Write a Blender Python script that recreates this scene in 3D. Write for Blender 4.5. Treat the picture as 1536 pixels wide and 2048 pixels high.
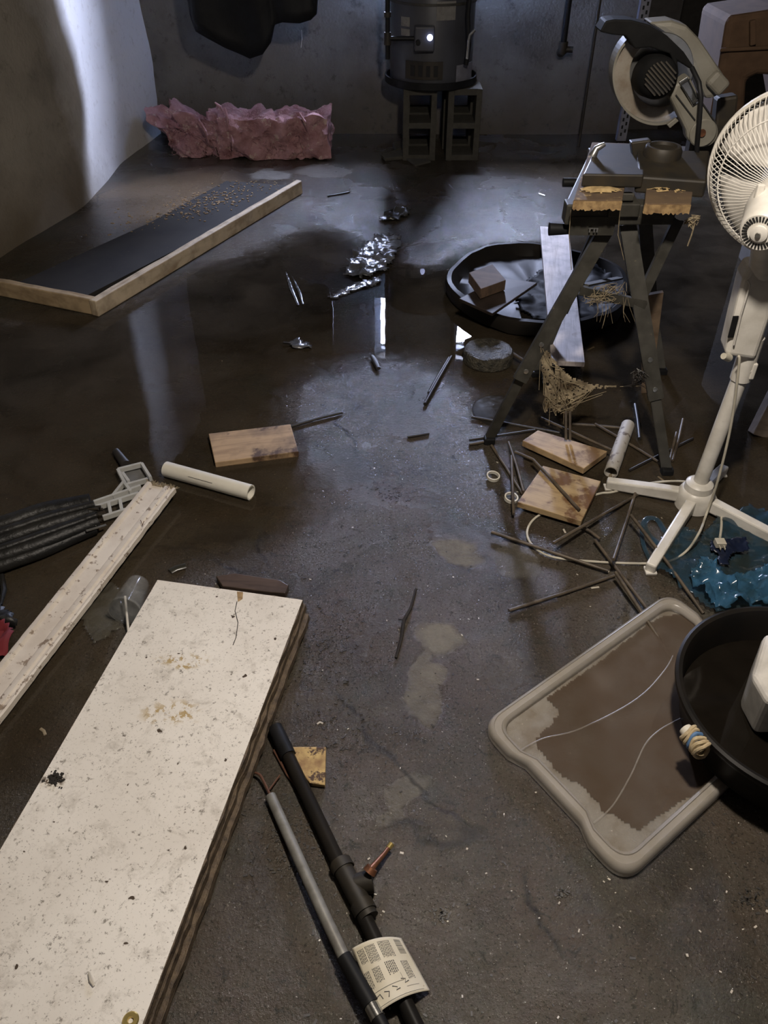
import bpy, bmesh, math, random
from mathutils import Vector, Matrix, noise
random.seed(7)
PI = math.pi
for o in list(bpy.data.objects): bpy.data.objects.remove(o)
scn = bpy.context.scene
COL = scn.collection
# ------------------------------------------------------------------ camera
FPX, H, PITCH = 1600.0, 1.49, math.radians(40.1)
cam_d = bpy.data.cameras.new('camera'); cam = bpy.data.objects.new('camera', cam_d); COL.objects.link(cam)
cam_d.sensor_fit = 'VERTICAL'; cam_d.sensor_height = 24.0; cam_d.lens = 24.0*FPX/2048.0
cam_d.clip_start = 0.02
cam.location = (0, 0, H); cam.rotation_euler = (PI/2-PITCH, 0, 0)
scn.camera = cam
# ------------------------------------------------------------------ world, light, exposure
w = bpy.data.worlds.new('world'); scn.world = w; w.use_nodes = True
w.node_tree.nodes['Background'].inputs[0].default_value = (0.55, 0.65, 1.0, 1)
w.node_tree.nodes['Background'].inputs[1].default_value = 1.0
def area(name, loc, rot, sx, sy, e, col, spread=PI):
    l = bpy.data.lights.new(name, 'AREA'); l.shape = 'RECTANGLE'; l.size = sx; l.size_y = sy
    l.energy = e; l.color = col; l.spread = spread
    o = bpy.data.objects.new(name, l); o.location = loc; o.rotation_euler = rot; COL.objects.link(o); return o
def V3(*d): return Vector(d).to_track_quat('-Z', 'Y').to_euler()
# daylight falling into the window well, outside the pane
area('daylight_window_1', (0.33, 5.92, 1.43), (math.radians(-84), 0, 0), 0.78, 0.47, 860, (0.62, 0.70, 1.0))
area('added_lamp_behind_wall', (-0.45, 6.35, 2.0), V3(-1.15, -1.5, -1.35), 0.20, 0.20, 150, (0.68, 0.70, 1.0))  # added lamp behind the solid back wall; no second window stands here
def point(name, loc, e, col, r):
    l = bpy.data.lights.new(name, 'POINT'); l.energy = e; l.color = col; l.shadow_soft_size = r
    o = bpy.data.objects.new(name, l); o.location = loc; COL.objects.link(o); return o
point('ceiling_bulb', (0.30, 0.95, 1.98), 124, (1.0, 0.90, 0.785), 0.06)
vs = scn.view_settings
vs.view_transform = 'Standard'; vs.look = 'None'; vs.gamma = 1.0; vs.use_curve_mapping = False
vs.exposure = 0.0
# ------------------------------------------------------------------ pixel -> place
cp, sp = math.cos(PITCH), math.sin(PITCH)
def ray(px, py):
    a, b = px-768.0, 1024.0-py
    return Vector((a, b*sp+FPX*cp, b*cp-FPX*sp))
def F(px, py, z=0.0):          # point at height z
    r = ray(px, py); t = (z-H)/r.z; return Vector((0, 0, H))+r*t
def D(px, py, d):              # point at distance y = d
    r = ray(px, py); return Vector((0, 0, H))+r*(d/r.y)
# ------------------------------------------------------------------ materials
def nt(name):
    m = bpy.data.materials.new(name); m.use_nodes = True
    n = m.node_tree; b = n.nodes['Principled BSDF']; return m, n, b
def nd(n, t, **k):
    x = n.nodes.new(t)
    for a, v in k.items():
        if a.startswith('i_'): x.inputs[a[2:].replace('_', ' ')].default_value = v
        else: setattr(x, a, v)
    return x
def ramp(n, fac, stops):
    r = nd(n, 'ShaderNodeValToRGB'); e = r.color_ramp.elements
    while len(e) < len(stops): e.new(0.5)
    for i, (p, c) in enumerate(stops):
        e[i].position = p; e[i].color = (c[0], c[1], c[2], 1) if len(c) < 4 else c
    n.links.new(fac, r.inputs[0]); return r.outputs[0]
def mixc(n, fac, a, b, mode='MIX'):
    m = nd(n, 'ShaderNodeMix', data_type='RGBA', blend_type=mode)
    for s, v in ((m.inputs[0], fac), (m.inputs[6], a), (m.inputs[7], b)):
        if hasattr(v, 'default_value') and not isinstance(v, (tuple, float, int)): n.links.new(v, s)
        else: s.default_value = (v if isinstance(v, (float, int)) else (v[0], v[1], v[2], 1))
    return m.outputs[2]
def noi(n, vec, scale, detail=4, rough=0.55, dist=0.0):
    x = nd(n, 'ShaderNodeTexNoise'); x.inputs['Scale'].default_value = scale; x.inputs['Detail'].default_value = detail
    x.inputs['Roughness'].default_value = rough; x.inputs['Distortion'].default_value = dist
    n.links.new(vec, x.inputs['Vector']); return x.outputs['Fac']
def coords(n, rot=0.0, scale=(1, 1, 1)):
    t = nd(n, 'ShaderNodeTexCoord'); m = nd(n, 'ShaderNodeMapping')
    m.inputs['Rotation'].default_value = (0, 0, rot) if not isinstance(rot, tuple) else rot
    n.links.new(t.outputs['Object'], m.inputs[0])
    m2 = nd(n, 'ShaderNodeMapping'); m2.inputs['Scale'].default_value = scale; n.links.new(m.outputs[0], m2.inputs[0]); return m2.outputs[0]
def bump(n, b, h, strength, dist=0.002, target='Normal'):
    u = nd(n, 'ShaderNodeBump'); u.inputs['Strength'].default_value = strength; u.inputs['Distance'].default_value = dist
    n.links.new(h, u.inputs['Height']); n.links.new(u.outputs[0], b.inputs[target])
def simple(name, c, rough=0.5, metal=0.0, c2=None, scale=20, spots=None, spscale=60, spth=0.62, bmp=0.2, trans=0, alpha=1, bd=0.001, spec=0.5):
    m, n, b = nt(name); v = coords(n)
    c2 = c2 or tuple(x*0.75 for x in c)
    f = noi(n, v, scale, 6); col = ramp(n, f, [(0.35, c2), (0.62, c)])
    if spots:
        s = ramp(n, noi(n, v, spscale, 5, 0.7), [(spth, (0, 0, 0)), (spth+0.05, (1, 1, 1))])
        col = mixc(n, s, col, spots)
    n.links.new(col, b.inputs['Base Color'])
    b.inputs['Roughness'].default_value = rough; b.inputs['Metallic'].default_value = metal
    b.inputs['Transmission Weight'].default_value = trans; b.inputs['Alpha'].default_value = alpha
    b.inputs['Specular IOR Level'].default_value = spec
    if bmp: bump(n, b, noi(n, v, scale*3, 5), bmp, bd)
    return m
def wood(name, c, c2, ang, wet=None, rough=0.6, gs=40, tilt=None):
    m, n, b = nt(name); v = coords(n, tilt or ang, (3, gs, 10))
    f = noi(n, v, 1.6, 6, 0.6, 0.6); col = ramp(n, f, [(0.3, c2), (0.5, c), (0.7, tuple(min(1, x*1.15) for x in c))])
    v2 = coords(n)
    col = mixc(n, ramp(n, noi(n, v2, 14, 4), [(0.45, (0, 0, 0)), (0.75, (0.7, 0.7, 0.7))]), col, tuple(x*0.5 for x in c2))
    if wet:
        col = mixc(n, ramp(n, noi(n, v2, wet[1], 5, 0.6), [(wet[2], (0, 0, 0)), (wet[2]+0.07, (1, 1, 1))]), col, wet[0])
    n.links.new(col, b.inputs['Base Color']); b.inputs['Roughness'].default_value = rough
    bump(n, b, f, 0.4, 0.001); return m
def clear(name, col, a, rough=0.15, stain=None, diff=None):
    """thin clear plastic: see-through with a hazy skin"""
    m = bpy.data.materials.new(name); m.use_nodes = True; n = m.node_tree; n.nodes.clear()
    out = nd(n, 'ShaderNodeOutputMaterial'); t = nd(n, 'ShaderNodeBsdfTransparent'); p = nd(n, 'ShaderNodeBsdfPrincipled')
    mx = nd(n, 'ShaderNodeMixShader'); v = coords(n)
    p.inputs['Roughness'].default_value = rough
    p.inputs['Base Color'].default_value = (*col, 1)
    if stain:
        n.links.new(mixc(n, ramp(n, noi(n, v, 18, 6, 0.65), [(0.42, (0, 0, 0)), (0.62, (1, 1, 1))]), col, stain), p.inputs['Base Color'])
    f = noi(n, v, 9, 5, 0.6)
    mr = nd(n, 'ShaderNodeMapRange'); mr.inputs[1].default_value = 0.3; mr.inputs[2].default_value = 0.7
    mr.inputs[3].default_value = max(0, a-0.12); mr.inputs[4].default_value = min(1, a+0.12)
    n.links.new(f, mr.inputs[0]); n.links.new(mr.outputs[0], mx.inputs[0])
    n.links.new(t.outputs[0], mx.inputs[1]); n.links.new(p.outputs[0], mx.inputs[2]); n.links.new(mx.outputs[0], out.inputs[0])
    return m
def ga(a, b_):
    p, q = F(*a), F(*b_); return -math.atan2(q.y-p.y, q.x-p.x)
# ---- floor material
def patch_mask(n, P, cx, cy, rx, ry, rot=0.0, soft=0.12):
    mp = nd(n, 'ShaderNodeMapping', vector_type='TEXTURE')
    mp.inputs['Location'].default_value = (cx, cy, 0); mp.inputs['Rotation'].default_value = (0, 0, rot); mp.inputs['Scale'].default_value = (rx, ry, 1)
    n.links.new(P, mp.inputs[0])
    l = nd(n, 'ShaderNodeVectorMath', operation='LENGTH'); n.links.new(mp.outputs[0], l.inputs[0])
    mr = nd(n, 'ShaderNodeMapRange', interpolation_type='SMOOTHSTEP')
    mr.inputs[1].default_value = 1+soft; mr.inputs[2].default_value = 1-soft; mr.inputs[3].default_value = 0; mr.inputs[4].default_value = 1
    n.links.new(l.outputs['Value'], mr.inputs[0]); return mr.outputs[0]
def mth(n, op, a, b=0.0, clamp=False):
    x = nd(n, 'ShaderNodeMath', operation=op, use_clamp=clamp)
    for s, v in zip(x.inputs, (a, b)):
        if isinstance(v, (int, float)): s.default_value = v
        else: n.links.new(v, s)
    return x.outputs[0]
def warp(n, v, sc, amt):
    t = nd(n, 'ShaderNodeTexNoise'); t.inputs['Scale'].default_value = sc; t.inputs['Detail'].default_value = 5; n.links.new(v, t.inputs['Vector'])
    s = nd(n, 'ShaderNodeVectorMath', operation='SUBTRACT'); n.links.new(t.outputs['Color'], s.inputs[0]); s.inputs[1].default_value = (0.5, 0.5, 0.5)
    c = nd(n, 'ShaderNodeVectorMath', operation='SCALE'); n.links.new(s.outputs[0], c.inputs[0]); c.inputs['Scale'].default_value = amt
    a = nd(n, 'ShaderNodeVectorMath', operation='ADD'); n.links.new(v, a.inputs[0]); n.links.new(c.outputs[0], a.inputs[1])
    m = nd(n, 'ShaderNodeVectorMath', operation='MULTIPLY'); n.links.new(a.outputs[0], m.inputs[0]); m.inputs[1].default_value = (1, 1, 0)
    return m.outputs[0]
def ell(px, py, wx, wy):       # pixel ellipse -> floor ellipse
    c = F(px, py); a = F(px+wx, py); b = F(px, py-wy); return (c.x, c.y, abs(a.x-c.x), abs(b.y-c.y))
def floor_material():
    m, n, b = nt('wet_concrete'); v = coords(n); W = warp(n, v, 7, 0.16); W2 = warp(n, v, 2.5, 0.5)
    base = ramp(n, noi(n, W2, 2.2, 7, 0.6), [(0.32, (0.020, 0.016, 0.011)), (0.5, (0.050, 0.042, 0.031)), (0.68, (0.088, 0.076, 0.058))])
    base = mixc(n, ramp(n, noi(n, v, 5.0, 5), [(0.42, (0, 0, 0)), (0.62, (0.55, 0.55, 0.55))]), base, (0.060, 0.043, 0.029))
    base = mixc(n, ramp(n, noi(n, W, 3.3, 4), [(0.55, (0, 0, 0)), (0.66, (0.6, 0.6, 0.6))]), base, (0.034, 0.040, 0.032))
    # fine grit
    base = mixc(n, ramp(n, noi(n, v, 170, 3, 0.7), [(0.56, (0, 0, 0)), (0.63, (0.8, 0.8, 0.8))]), base, (0.016, 0.013, 0.010))
    base = mixc(n, ramp(n, noi(n, v, 120, 3, 0.7), [(0.60, (0, 0, 0)), (0.68, (0.6, 0.6, 0.6))]), base, (0.15, 0.13, 0.105))
    base = mixc(n, ramp(n, noi(n, v, 240, 2, 0.6), [(0.70, (0, 0, 0)), (0.73, (1, 1, 1))]), base, (0.30, 0.27, 0.22))
    base = mixc(n, ramp(n, noi(n, W, 32, 6, 0.75), [(0.56, (0, 0, 0)), (0.64, (0.75, 0.75, 0.75))]), base, (0.018, 0.015, 0.011))
    # dry pale patches with shapes of their own
    dry = None
    for e, rot, k in ((ell(918, 1104, 36, 36), 0.5, .75), (ell(1035, 1128, 42, 30), 0, .3), (ell(882, 1280, 46, 34), 0, .85), (ell(852, 1380, 22, 80), 0, .5), (ell(875, 1350, 26, 18), 0, .6),
                      (ell(812, 1600, 52, 20), 0.6, .4), (ell(770, 1640, 36, 20), 0, .35),
                      (ell(540, 350, 38, 10), 0, .6), (ell(650, 342, 50, 12), 0, .35), (ell(380, 400, 130, 30), 0, 0.15)):
        mk = mth(n, 'MULTIPLY', patch_mask(n, W, *e, rot, 0.22), mth(n, 'MULTIPLY', noi(n, v, 30, 4), k*1.5))
        dry = mk if dry is None else mth(n, 'MAXIMUM', dry, mk)
    base = mixc(n, dry, base, (0.23, 0.215, 0.19))
    # silt stain brown near the left wall
    br = mth(n, 'MULTIPLY', patch_mask(n, W2, *ell(330, 395, 150, 45), 0, 0.4), 0.8)
    base = mixc(n, br, base, (0.20, 0.145, 0.09))
    # cracks
    vo = nd(n, 'ShaderNodeTexVoronoi', feature='DISTANCE_TO_EDGE'); vo.inputs['Scale'].default_value = 0.9; n.links.new(warp(n, v, 3, 0.5), vo.inputs['Vector'])
    ck = ramp(n, vo.outputs['Distance'], [(0.0, (1, 1, 1)), (0.006, (0.7, 0.7, 0.7)), (0.010, (0, 0, 0))])
    ck = mixc(n, ramp(n, noi(n, v, 1.7, 2), [(0.5, (0, 0, 0)), (0.56, (0.75, 0.75, 0.75))]), (0, 0, 0), ck)
    base = mixc(n, ck, base, (0.012, 0.010, 0.008))
    n.links.new(base, b.inputs['Base Color'])
    r = ramp(n, noi(n, W2, 3.5, 5), [(0.35, (0.13, 0.13, 0.13)), (0.65, (0.34, 0.34, 0.34))])
    r = mixc(n, dry, r, (0.8, 0.8, 0.8))
    n.links.new(r, b.inputs['Roughness'])
    h = mth(n, 'ADD', mth(n, 'MULTIPLY', noi(n, v, 120, 4, 0.7), 0.9), mth(n, 'MULTIPLY', noi(n, v, 38, 4, 0.6), 0.7))
    bump(n, b, h, 0.9, 0.005)
    b.inputs['Specular IOR Level'].default_value = 0.22; b.inputs['Coat Roughness'].default_value = 0.05; b.inputs['Coat IOR'].default_value = 1.4
    bump(n, b, mth(n, 'ADD', noi(n, v, 260, 2, 0.6), mth(n, 'MULTIPLY', noi(n, v, 75, 3, 0.6), 0.8)), 0.6, 0.003, 'Coat Normal')
    n.links.new(mth(n, 'SUBTRACT', 0.42, dry, True), b.inputs['Coat Weight'])
    return m
def water_material():
    m = bpy.data.materials.new('standing_water'); m.use_nodes = True; n = m.node_tree; n.nodes.clear()
    out = nd(n, 'ShaderNodeOutputMaterial'); tr = nd(n, 'ShaderNodeBsdfTransparent'); tr.inputs[0].default_value = (0.78, 0.73, 0.64, 1)
    di = nd(n, 'ShaderNodeBsdfDiffuse'); gl = nd(n, 'ShaderNodeBsdfGlossy'); gl.inputs['Roughness'].default_value = 0.015
    v = coords(n)
    di.inputs[0].default_value = (0.098, 0.078, 0.054, 1)
    m1 = nd(n, 'ShaderNodeMixShader'); n.links.new(ramp(n, noi(n, warp(n, v, 4, 0.35), 2.6, 6, 0.6), [(0.35, (0.10,)*3), (0.7, (0.42,)*3)]), m1.inputs[0])
    n.links.new(tr.outputs[0], m1.inputs[1]); n.links.new(di.outputs[0], m1.inputs[2])
    fr = nd(n, 'ShaderNodeFresnel'); fr.inputs[0].default_value = 1.36
    u = nd(n, 'ShaderNodeBump'); u.inputs['Strength'].default_value = 0.12; u.inputs['Distance'].default_value = 0.002
    n.links.new(noi(n, v, 9, 2, 0.4), u.inputs['Height'])
    n.links.new(u.outputs[0], fr.inputs['Normal']); n.links.new(u.outputs[0], gl.inputs['Normal'])
    m2 = nd(n, 'ShaderNodeMixShader'); n.links.new(fr.outputs[0], m2.inputs[0]); n.links.new(m1.outputs[0], m2.inputs[1]); n.links.new(gl.outputs[0], m2.inputs[2])
    at = nd(n, 'ShaderNodeAttribute', attribute_name='depth'); m3 = nd(n, 'ShaderNodeMixShader'); t2 = nd(n, 'ShaderNodeBsdfTransparent')
    mr = nd(n, 'ShaderNodeMapRange', interpolation_type='SMOOTHSTEP'); mr.inputs[1].default_value = 0.36; mr.inputs[2].default_value = 0.98
    n.links.new(mth(n, 'ADD', at.outputs['Fac'], mth(n, 'MULTIPLY', mth(n, 'SUBTRACT', noi(n, v, 28, 5, 0.7), 0.5), 0.7)), mr.inputs[0]); n.links.new(mr.outputs[0], m3.inputs[0])
    n.links.new(t2.outputs[0], m3.inputs[1]); n.links.new(m2.outputs[0], m3.inputs[2])
    n.links.new(m3.outputs[0], out.inputs[0]); return m
def wall_material(name, c, low, blot, lit_end=False):
    m, n, b = nt(name); v = coords(n); W = warp(n, v, 3, 0.3)
    g = nd(n, 'ShaderNodeNewGeometry'); sx = nd(n, 'ShaderNodeSeparateXYZ'); n.links.new(g.outputs['Position'], sx.inputs[0])
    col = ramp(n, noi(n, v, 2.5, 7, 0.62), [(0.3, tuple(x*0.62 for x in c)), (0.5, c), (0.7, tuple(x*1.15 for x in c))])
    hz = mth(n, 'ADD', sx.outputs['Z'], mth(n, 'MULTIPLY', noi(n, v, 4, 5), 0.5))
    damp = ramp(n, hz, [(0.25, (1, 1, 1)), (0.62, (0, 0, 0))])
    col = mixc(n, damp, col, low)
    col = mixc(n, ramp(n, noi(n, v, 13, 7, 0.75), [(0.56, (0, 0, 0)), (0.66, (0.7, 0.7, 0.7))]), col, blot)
    if lit_end:      # far end painted paler, putting the window-lit strip's brightness into the colour
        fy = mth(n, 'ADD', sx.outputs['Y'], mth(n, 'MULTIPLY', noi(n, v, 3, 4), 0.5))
        lit_col = mixc(n, ramp(n, noi(n, v, 22, 6, 0.7), [(0.55, (0, 0, 0)), (0.7, (0.6, 0.6, 0.6))]), (0.70, 0.68, 0.66), (0.50, 0.46, 0.41))
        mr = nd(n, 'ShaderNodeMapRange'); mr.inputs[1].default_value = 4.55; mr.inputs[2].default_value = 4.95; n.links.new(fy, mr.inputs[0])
        col = mixc(n, mr.outputs[0], col, lit_col)
    n.links.new(col, b.inputs['Base Color']); b.inputs['Roughness'].default_value = 0.8
    bump(n, b, mth(n, 'ADD', noi(n, v, 9, 6, 0.6), mth(n, 'MULTIPLY', noi(n, v, 60, 4), 0.3)), 0.6, 0.012)
    return m
M = {}
M['floor'] = floor_material(); M['water'] = water_material()
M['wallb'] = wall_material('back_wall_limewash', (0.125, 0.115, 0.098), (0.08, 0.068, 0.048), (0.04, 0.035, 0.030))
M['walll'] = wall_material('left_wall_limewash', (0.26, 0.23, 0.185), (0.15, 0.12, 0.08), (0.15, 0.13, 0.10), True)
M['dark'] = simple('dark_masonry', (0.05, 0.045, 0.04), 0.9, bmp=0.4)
M['ceil'] = simple('dusty_ceiling', (0.05, 0.042, 0.034), 0.9)
M['black'] = simple('black_plastic', (0.012, 0.012, 0.013), 0.5, c2=(0.008, 0.008, 0.008), bmp=0.1, spec=0.2)
M['tarp'] = simple('black_sheet', (0.009, 0.010, 0.012), 0.6, c2=(0.005, 0.005, 0.006), bmp=0.3, scale=5, bd=0.01, spec=0.2)
M['rubber'] = simple('black_rubber_wet', (0.012, 0.011, 0.010), 0.42, c2=(0.018, 0.015, 0.012), scale=9, bmp=0.3, spec=0.10); M['matte'] = simple('matte_black_plastic', (0.010, 0.010, 0.010), 0.6, c2=(0.007, 0.007, 0.007), bmp=0.1, spec=0.06)
M['umb'] = simple('wet_black_cloth', (0.010, 0.010, 0.010), 0.45, c2=(0.018, 0.017, 0.015), scale=9, bmp=0.8, bd=0.006, spec=0.3)
M['steel'] = simple('dark_painted_steel', (0.046, 0.043, 0.035), 0.6, 0.1, c2=(0.026, 0.024, 0.018), scale=25, spots=(0.15, 0.12, 0.07), spscale=50, spth=0.66)
M['cast'] = simple('oily_cast_iron', (0.022, 0.019, 0.015), 0.55, 0.2, c2=(0.036, 0.028, 0.017), scale=20)
M['zinc'] = simple('zinc_steel', (0.5, 0.5, 0.48), 0.3, 0.9, spots=(0.2, 0.15, 0.1), spth=0.66)
M['chrome'] = simple('chrome', (0.6, 0.6, 0.58), 0.2, 0.95)
M['greypole'] = simple('dull_grey_aluminium', (0.27, 0.265, 0.24), 0.45, 0.35, c2=(0.18, 0.17, 0.15), scale=30)
M['fan'] = simple('aged_white_plastic', (0.76, 0.73, 0.67), 0.38, c2=(0.55, 0.52, 0.46), scale=12, spots=(0.22, 0.18, 0.14), spscale=90, spth=0.68, bmp=0.05)
M['fanblade'] = simple('white_fan_blade_plastic', (0.62, 0.59, 0.54), 0.35, bmp=0.02)
M['cord'] = simple('cream_cord', (0.58, 0.54, 0.44), 0.45, bmp=0.02)
M['pvc'] = simple('white_pipe', (0.74, 0.71, 0.62), 0.35, c2=(0.66, 0.62, 0.53), scale=10, spots=(0.16, 0.13, 0.09), spscale=30, spth=0.64, bmp=0.05)
M['pvcd'] = simple('muddy_pipe', (0.44, 0.41, 0.36), 0.65, c2=(0.36, 0.33, 0.28), scale=10, spots=(0.13, 0.10, 0.075), spscale=26, spth=0.53, bmp=0.05)
M['stick'] = simple('brown_rod', (0.11, 0.085, 0.058), 0.5, c2=(0.05, 0.038, 0.027), scale=30)
M['stickd'] = simple('black_wet_rod', (0.028, 0.024, 0.020), 0.45, c2=(0.018, 0.015, 0.013), scale=30)
M['saw_grey'] = simple('dusty_grey_casting', (0.18, 0.17, 0.14), 0.55, c2=(0.13, 0.12, 0.095), scale=10, bmp=0.1)
M['guard'] = clear('hazy_blade_guard', (0.30, 0.27, 0.225), 0.66, 0.35, (0.20, 0.16, 0.12))
M['jaw'] = simple('oily_brown_hardboard', (0.085, 0.055, 0.035), 0.9, c2=(0.13, 0.085, 0.045), scale=14, spots=(0.30, 0.21, 0.10), spscale=22, spth=0.58)
M['chipedge'] = simple('raw_chipboard_edge', (0.36, 0.24, 0.11), 0.8, c2=(0.18, 0.11, 0.05), scale=60, bmp=0.6)
M['web'] = simple('dusty_cobweb', (0.33, 0.27, 0.17), 0.9, c2=(0.18, 0.14, 0.09), scale=60)
M['sawdust'] = simple('sawdust', (0.50, 0.36, 0.17), 0.9, c2=(0.32, 0.22, 0.10), scale=70, bmp=0.8)
M['pink'] = simple('pink_glass_wool', (0.44, 0.25, 0.255), 0.95, c2=(0.26, 0.12, 0.12), scale=9, spots=(0.50, 0.36, 0.31), spscale=22, spth=0.58, bmp=1.0, bd=0.02)
M['heater'] = simple('grey_heater_enamel', (0.055, 0.057, 0.066), 0.4, c2=(0.038, 0.038, 0.044), scale=6, bmp=0.05)
M['paper'] = simple('old_paper', (0.22, 0.21, 0.19), 0.8, spots=(0.15, 0.14, 0.13), spscale=45, spth=0.55)
M['block'] = simple('concrete_block', (0.065, 0.06, 0.048), 0.95, scale=40, bmp=0.8)
M['case'] = simple('brown_moulded_plastic', (0.075, 0.046, 0.028), 0.9, c2=(0.055, 0.034, 0.021), bmp=0.1, spec=0.1)
M['copper'] = simple('tarnished_copper', (0.30, 0.13, 0.07), 0.4, 0.7, c2=(0.15, 0.07, 0.04), scale=50)
M['brass'] = simple('brass', (0.65, 0.50, 0.18), 0.3, 0.8)
M['rust'] = simple('rusty_wire', (0.10, 0.04, 0.02), 0.7, scale=60)
M['rope'] = simple('cream_cord_coil', (0.60, 0.50, 0.32), 0.8, c2=(0.40, 0.30, 0.17), scale=50, bmp=0.6)
M['ropeblue'] = simple('blue_cord', (0.10, 0.20, 0.38), 0.7)
M['red'] = simple('dark_red_cloth', (0.16, 0.012, 0.018), 0.8)
M['white'] = simple('white_appliance', (0.66, 0.63, 0.58), 0.4, spots=(0.25, 0.2, 0.15), spscale=60, spth=0.7)
M['clear'] = clear('clear_plastic', (0.42, 0.42, 0.40), 0.13, 0.08); M['rack'] = clear('milky_clear_plastic', (0.62, 0.61, 0.56), 0.55, 0.25)
M['film'] = clear('clear_wet_film', (0.15, 0.14, 0.11), 0.20, 0.10)
M['lid'] = clear('milky_lid_plastic', (0.50, 0.46, 0.40), 0.36, 0.30, (0.32, 0.27, 0.21))
M['lidrim'] = clear('milky_lid_rim', (0.50, 0.46, 0.41), 0.52, 0.28, (0.42, 0.38, 0.32))
M['lidpool'] = clear('brown_silty_pool', (0.095, 0.066, 0.046), 0.66, 0.10)
M['bag'] = clear('blue_thin_plastic', (0.028, 0.075, 0.12), 0.45, 0.16, (0.03, 0.045, 0.045)); M['bagf'] = clear('blue_bunched_plastic', (0.05, 0.155, 0.28), 0.60, 0.16, (0.03, 0.08, 0.12))
M['bagd'] = simple('dark_blue_print', (0.008, 0.013, 0.034), 0.35)
M['glass'] = clear('dusty_glass', (0.5, 0.5, 0.5), 0.13, 0.1)
M['frame'] = simple('white_window_frame', (0.5, 0.5, 0.5), 0.6)
M['ink'] = simple('grey_print_ink', (0.09, 0.085, 0.08), 0.8, bmp=0)
M['card'] = simple('yellowed_paper_card', (0.66, 0.61, 0.50), 0.6, c2=(0.60, 0.54, 0.40), scale=9, spots=(0.36, 0.28, 0.16), spscale=26, spth=0.68)
M['fleck'] = simple('pale_fleck', (0.55, 0.50, 0.42), 0.6, bmp=0)
M['grit'] = simple('dark_grit', (0.022, 0.018, 0.014), 0.5, bmp=0)
M['leaf'] = simple('wet_dark_leaf', (0.03, 0.028, 0.018), 0.3, scale=30)
M['pit'] = simple('pitted_dark_disc', (0.075, 0.066, 0.045), 0.5, c2=(0.02, 0.018, 0.013), scale=45, bmp=1.0, bd=0.01)
M['slab'] = simple('wet_slate_board', (0.045, 0.033, 0.027), 0.5, c2=(0.022, 0.017, 0.014), scale=8, spec=0.12)
M['foil'] = simple('wet_silvery_film', (0.10, 0.10, 0.105), 0.18, c2=(0.05, 0.05, 0.05), scale=9, bmp=0.8, bd=0.006)
M['strut'] = simple('galvanised_strut', (0.30, 0.30, 0.34), 0.5, 0.4)
M['slot'] = simple('black_slot', (0.01, 0.01, 0.01), 0.8, bmp=0)
M['panel'] = simple('dark_stained_sheet', (0.022, 0.019, 0.016), 0.9, c2=(0.012, 0.010, 0.009), scale=6, spots=(0.16, 0.12, 0.08), spscale=40, spth=0.68)
def melamine():
    m, n, b = nt('stained_white_melamine'); v = coords(n); W = warp(n, v, 8, 0.1)
    col = ramp(n, noi(n, v, 3, 6), [(0.35, (0.66, 0.615, 0.55)), (0.6, (0.77, 0.73, 0.665))])
    col = mixc(n, ramp(n, noi(n, W, 16, 7, 0.8), [(0.52, (0, 0, 0)), (0.66, (0.5, 0.5, 0.5))]), col, (0.33, 0.29, 0.24))
    col = mixc(n, ramp(n, noi(n, v, 75, 6, 0.75), [(0.59, (0, 0, 0)), (0.65, (0.75, 0.75, 0.75))]), col, (0.12, 0.10, 0.075))
    col = mixc(n, ramp(n, noi(n, v, 38, 2, 0.5), [(0.73, (0, 0, 0)), (0.745, (1, 1, 1))]), col, (0.06, 0.04, 0.025))
    for (px, py, wx, wy) in ((345, 1425, 52, 22), (368, 1322, 45, 12), (372, 1618, 16, 7), (112, 1558, 24, 18)):
        c = F(px, py, 0.09)-BO; a = F(px+wx, py, 0.09)-BO; bb = F(px, py-wy, 0.09)-BO
        mk = patch_mask(n, warp(n, v, 22, 0.05), c.x, c.y, abs(a.x-c.x), abs(bb.y-c.y), 0, 0.5)
        k = (0.62, 0.10, 0) if wx < 30 else (0.55, 0.30, 0)
        mk = mth(n, 'MULTIPLY', mk, ramp(n, noi(n, v, 48, 4, 0.7), [(0.50, (0, 0, 0)), (0.56, (1, 1, 1))]))
        col = mixc(n, mk, col, (0.07, 0.04, 0.02) if wx < 30 else (0.42, 0.31, 0.15))
    col = mixc(n, ramp(n, noi(n, v, 190, 4, 0.7), [(0.61, (0, 0, 0)), (0.66, (0.7, 0.7, 0.7))]), col, (0.16, 0.13, 0.10))
    n.links.new(col, b.inputs['Base Color']); b.inputs['Roughness'].default_value = 0.42
    bump(n, b, noi(n, v, 30, 5), 0.15, 0.001); return m
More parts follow.
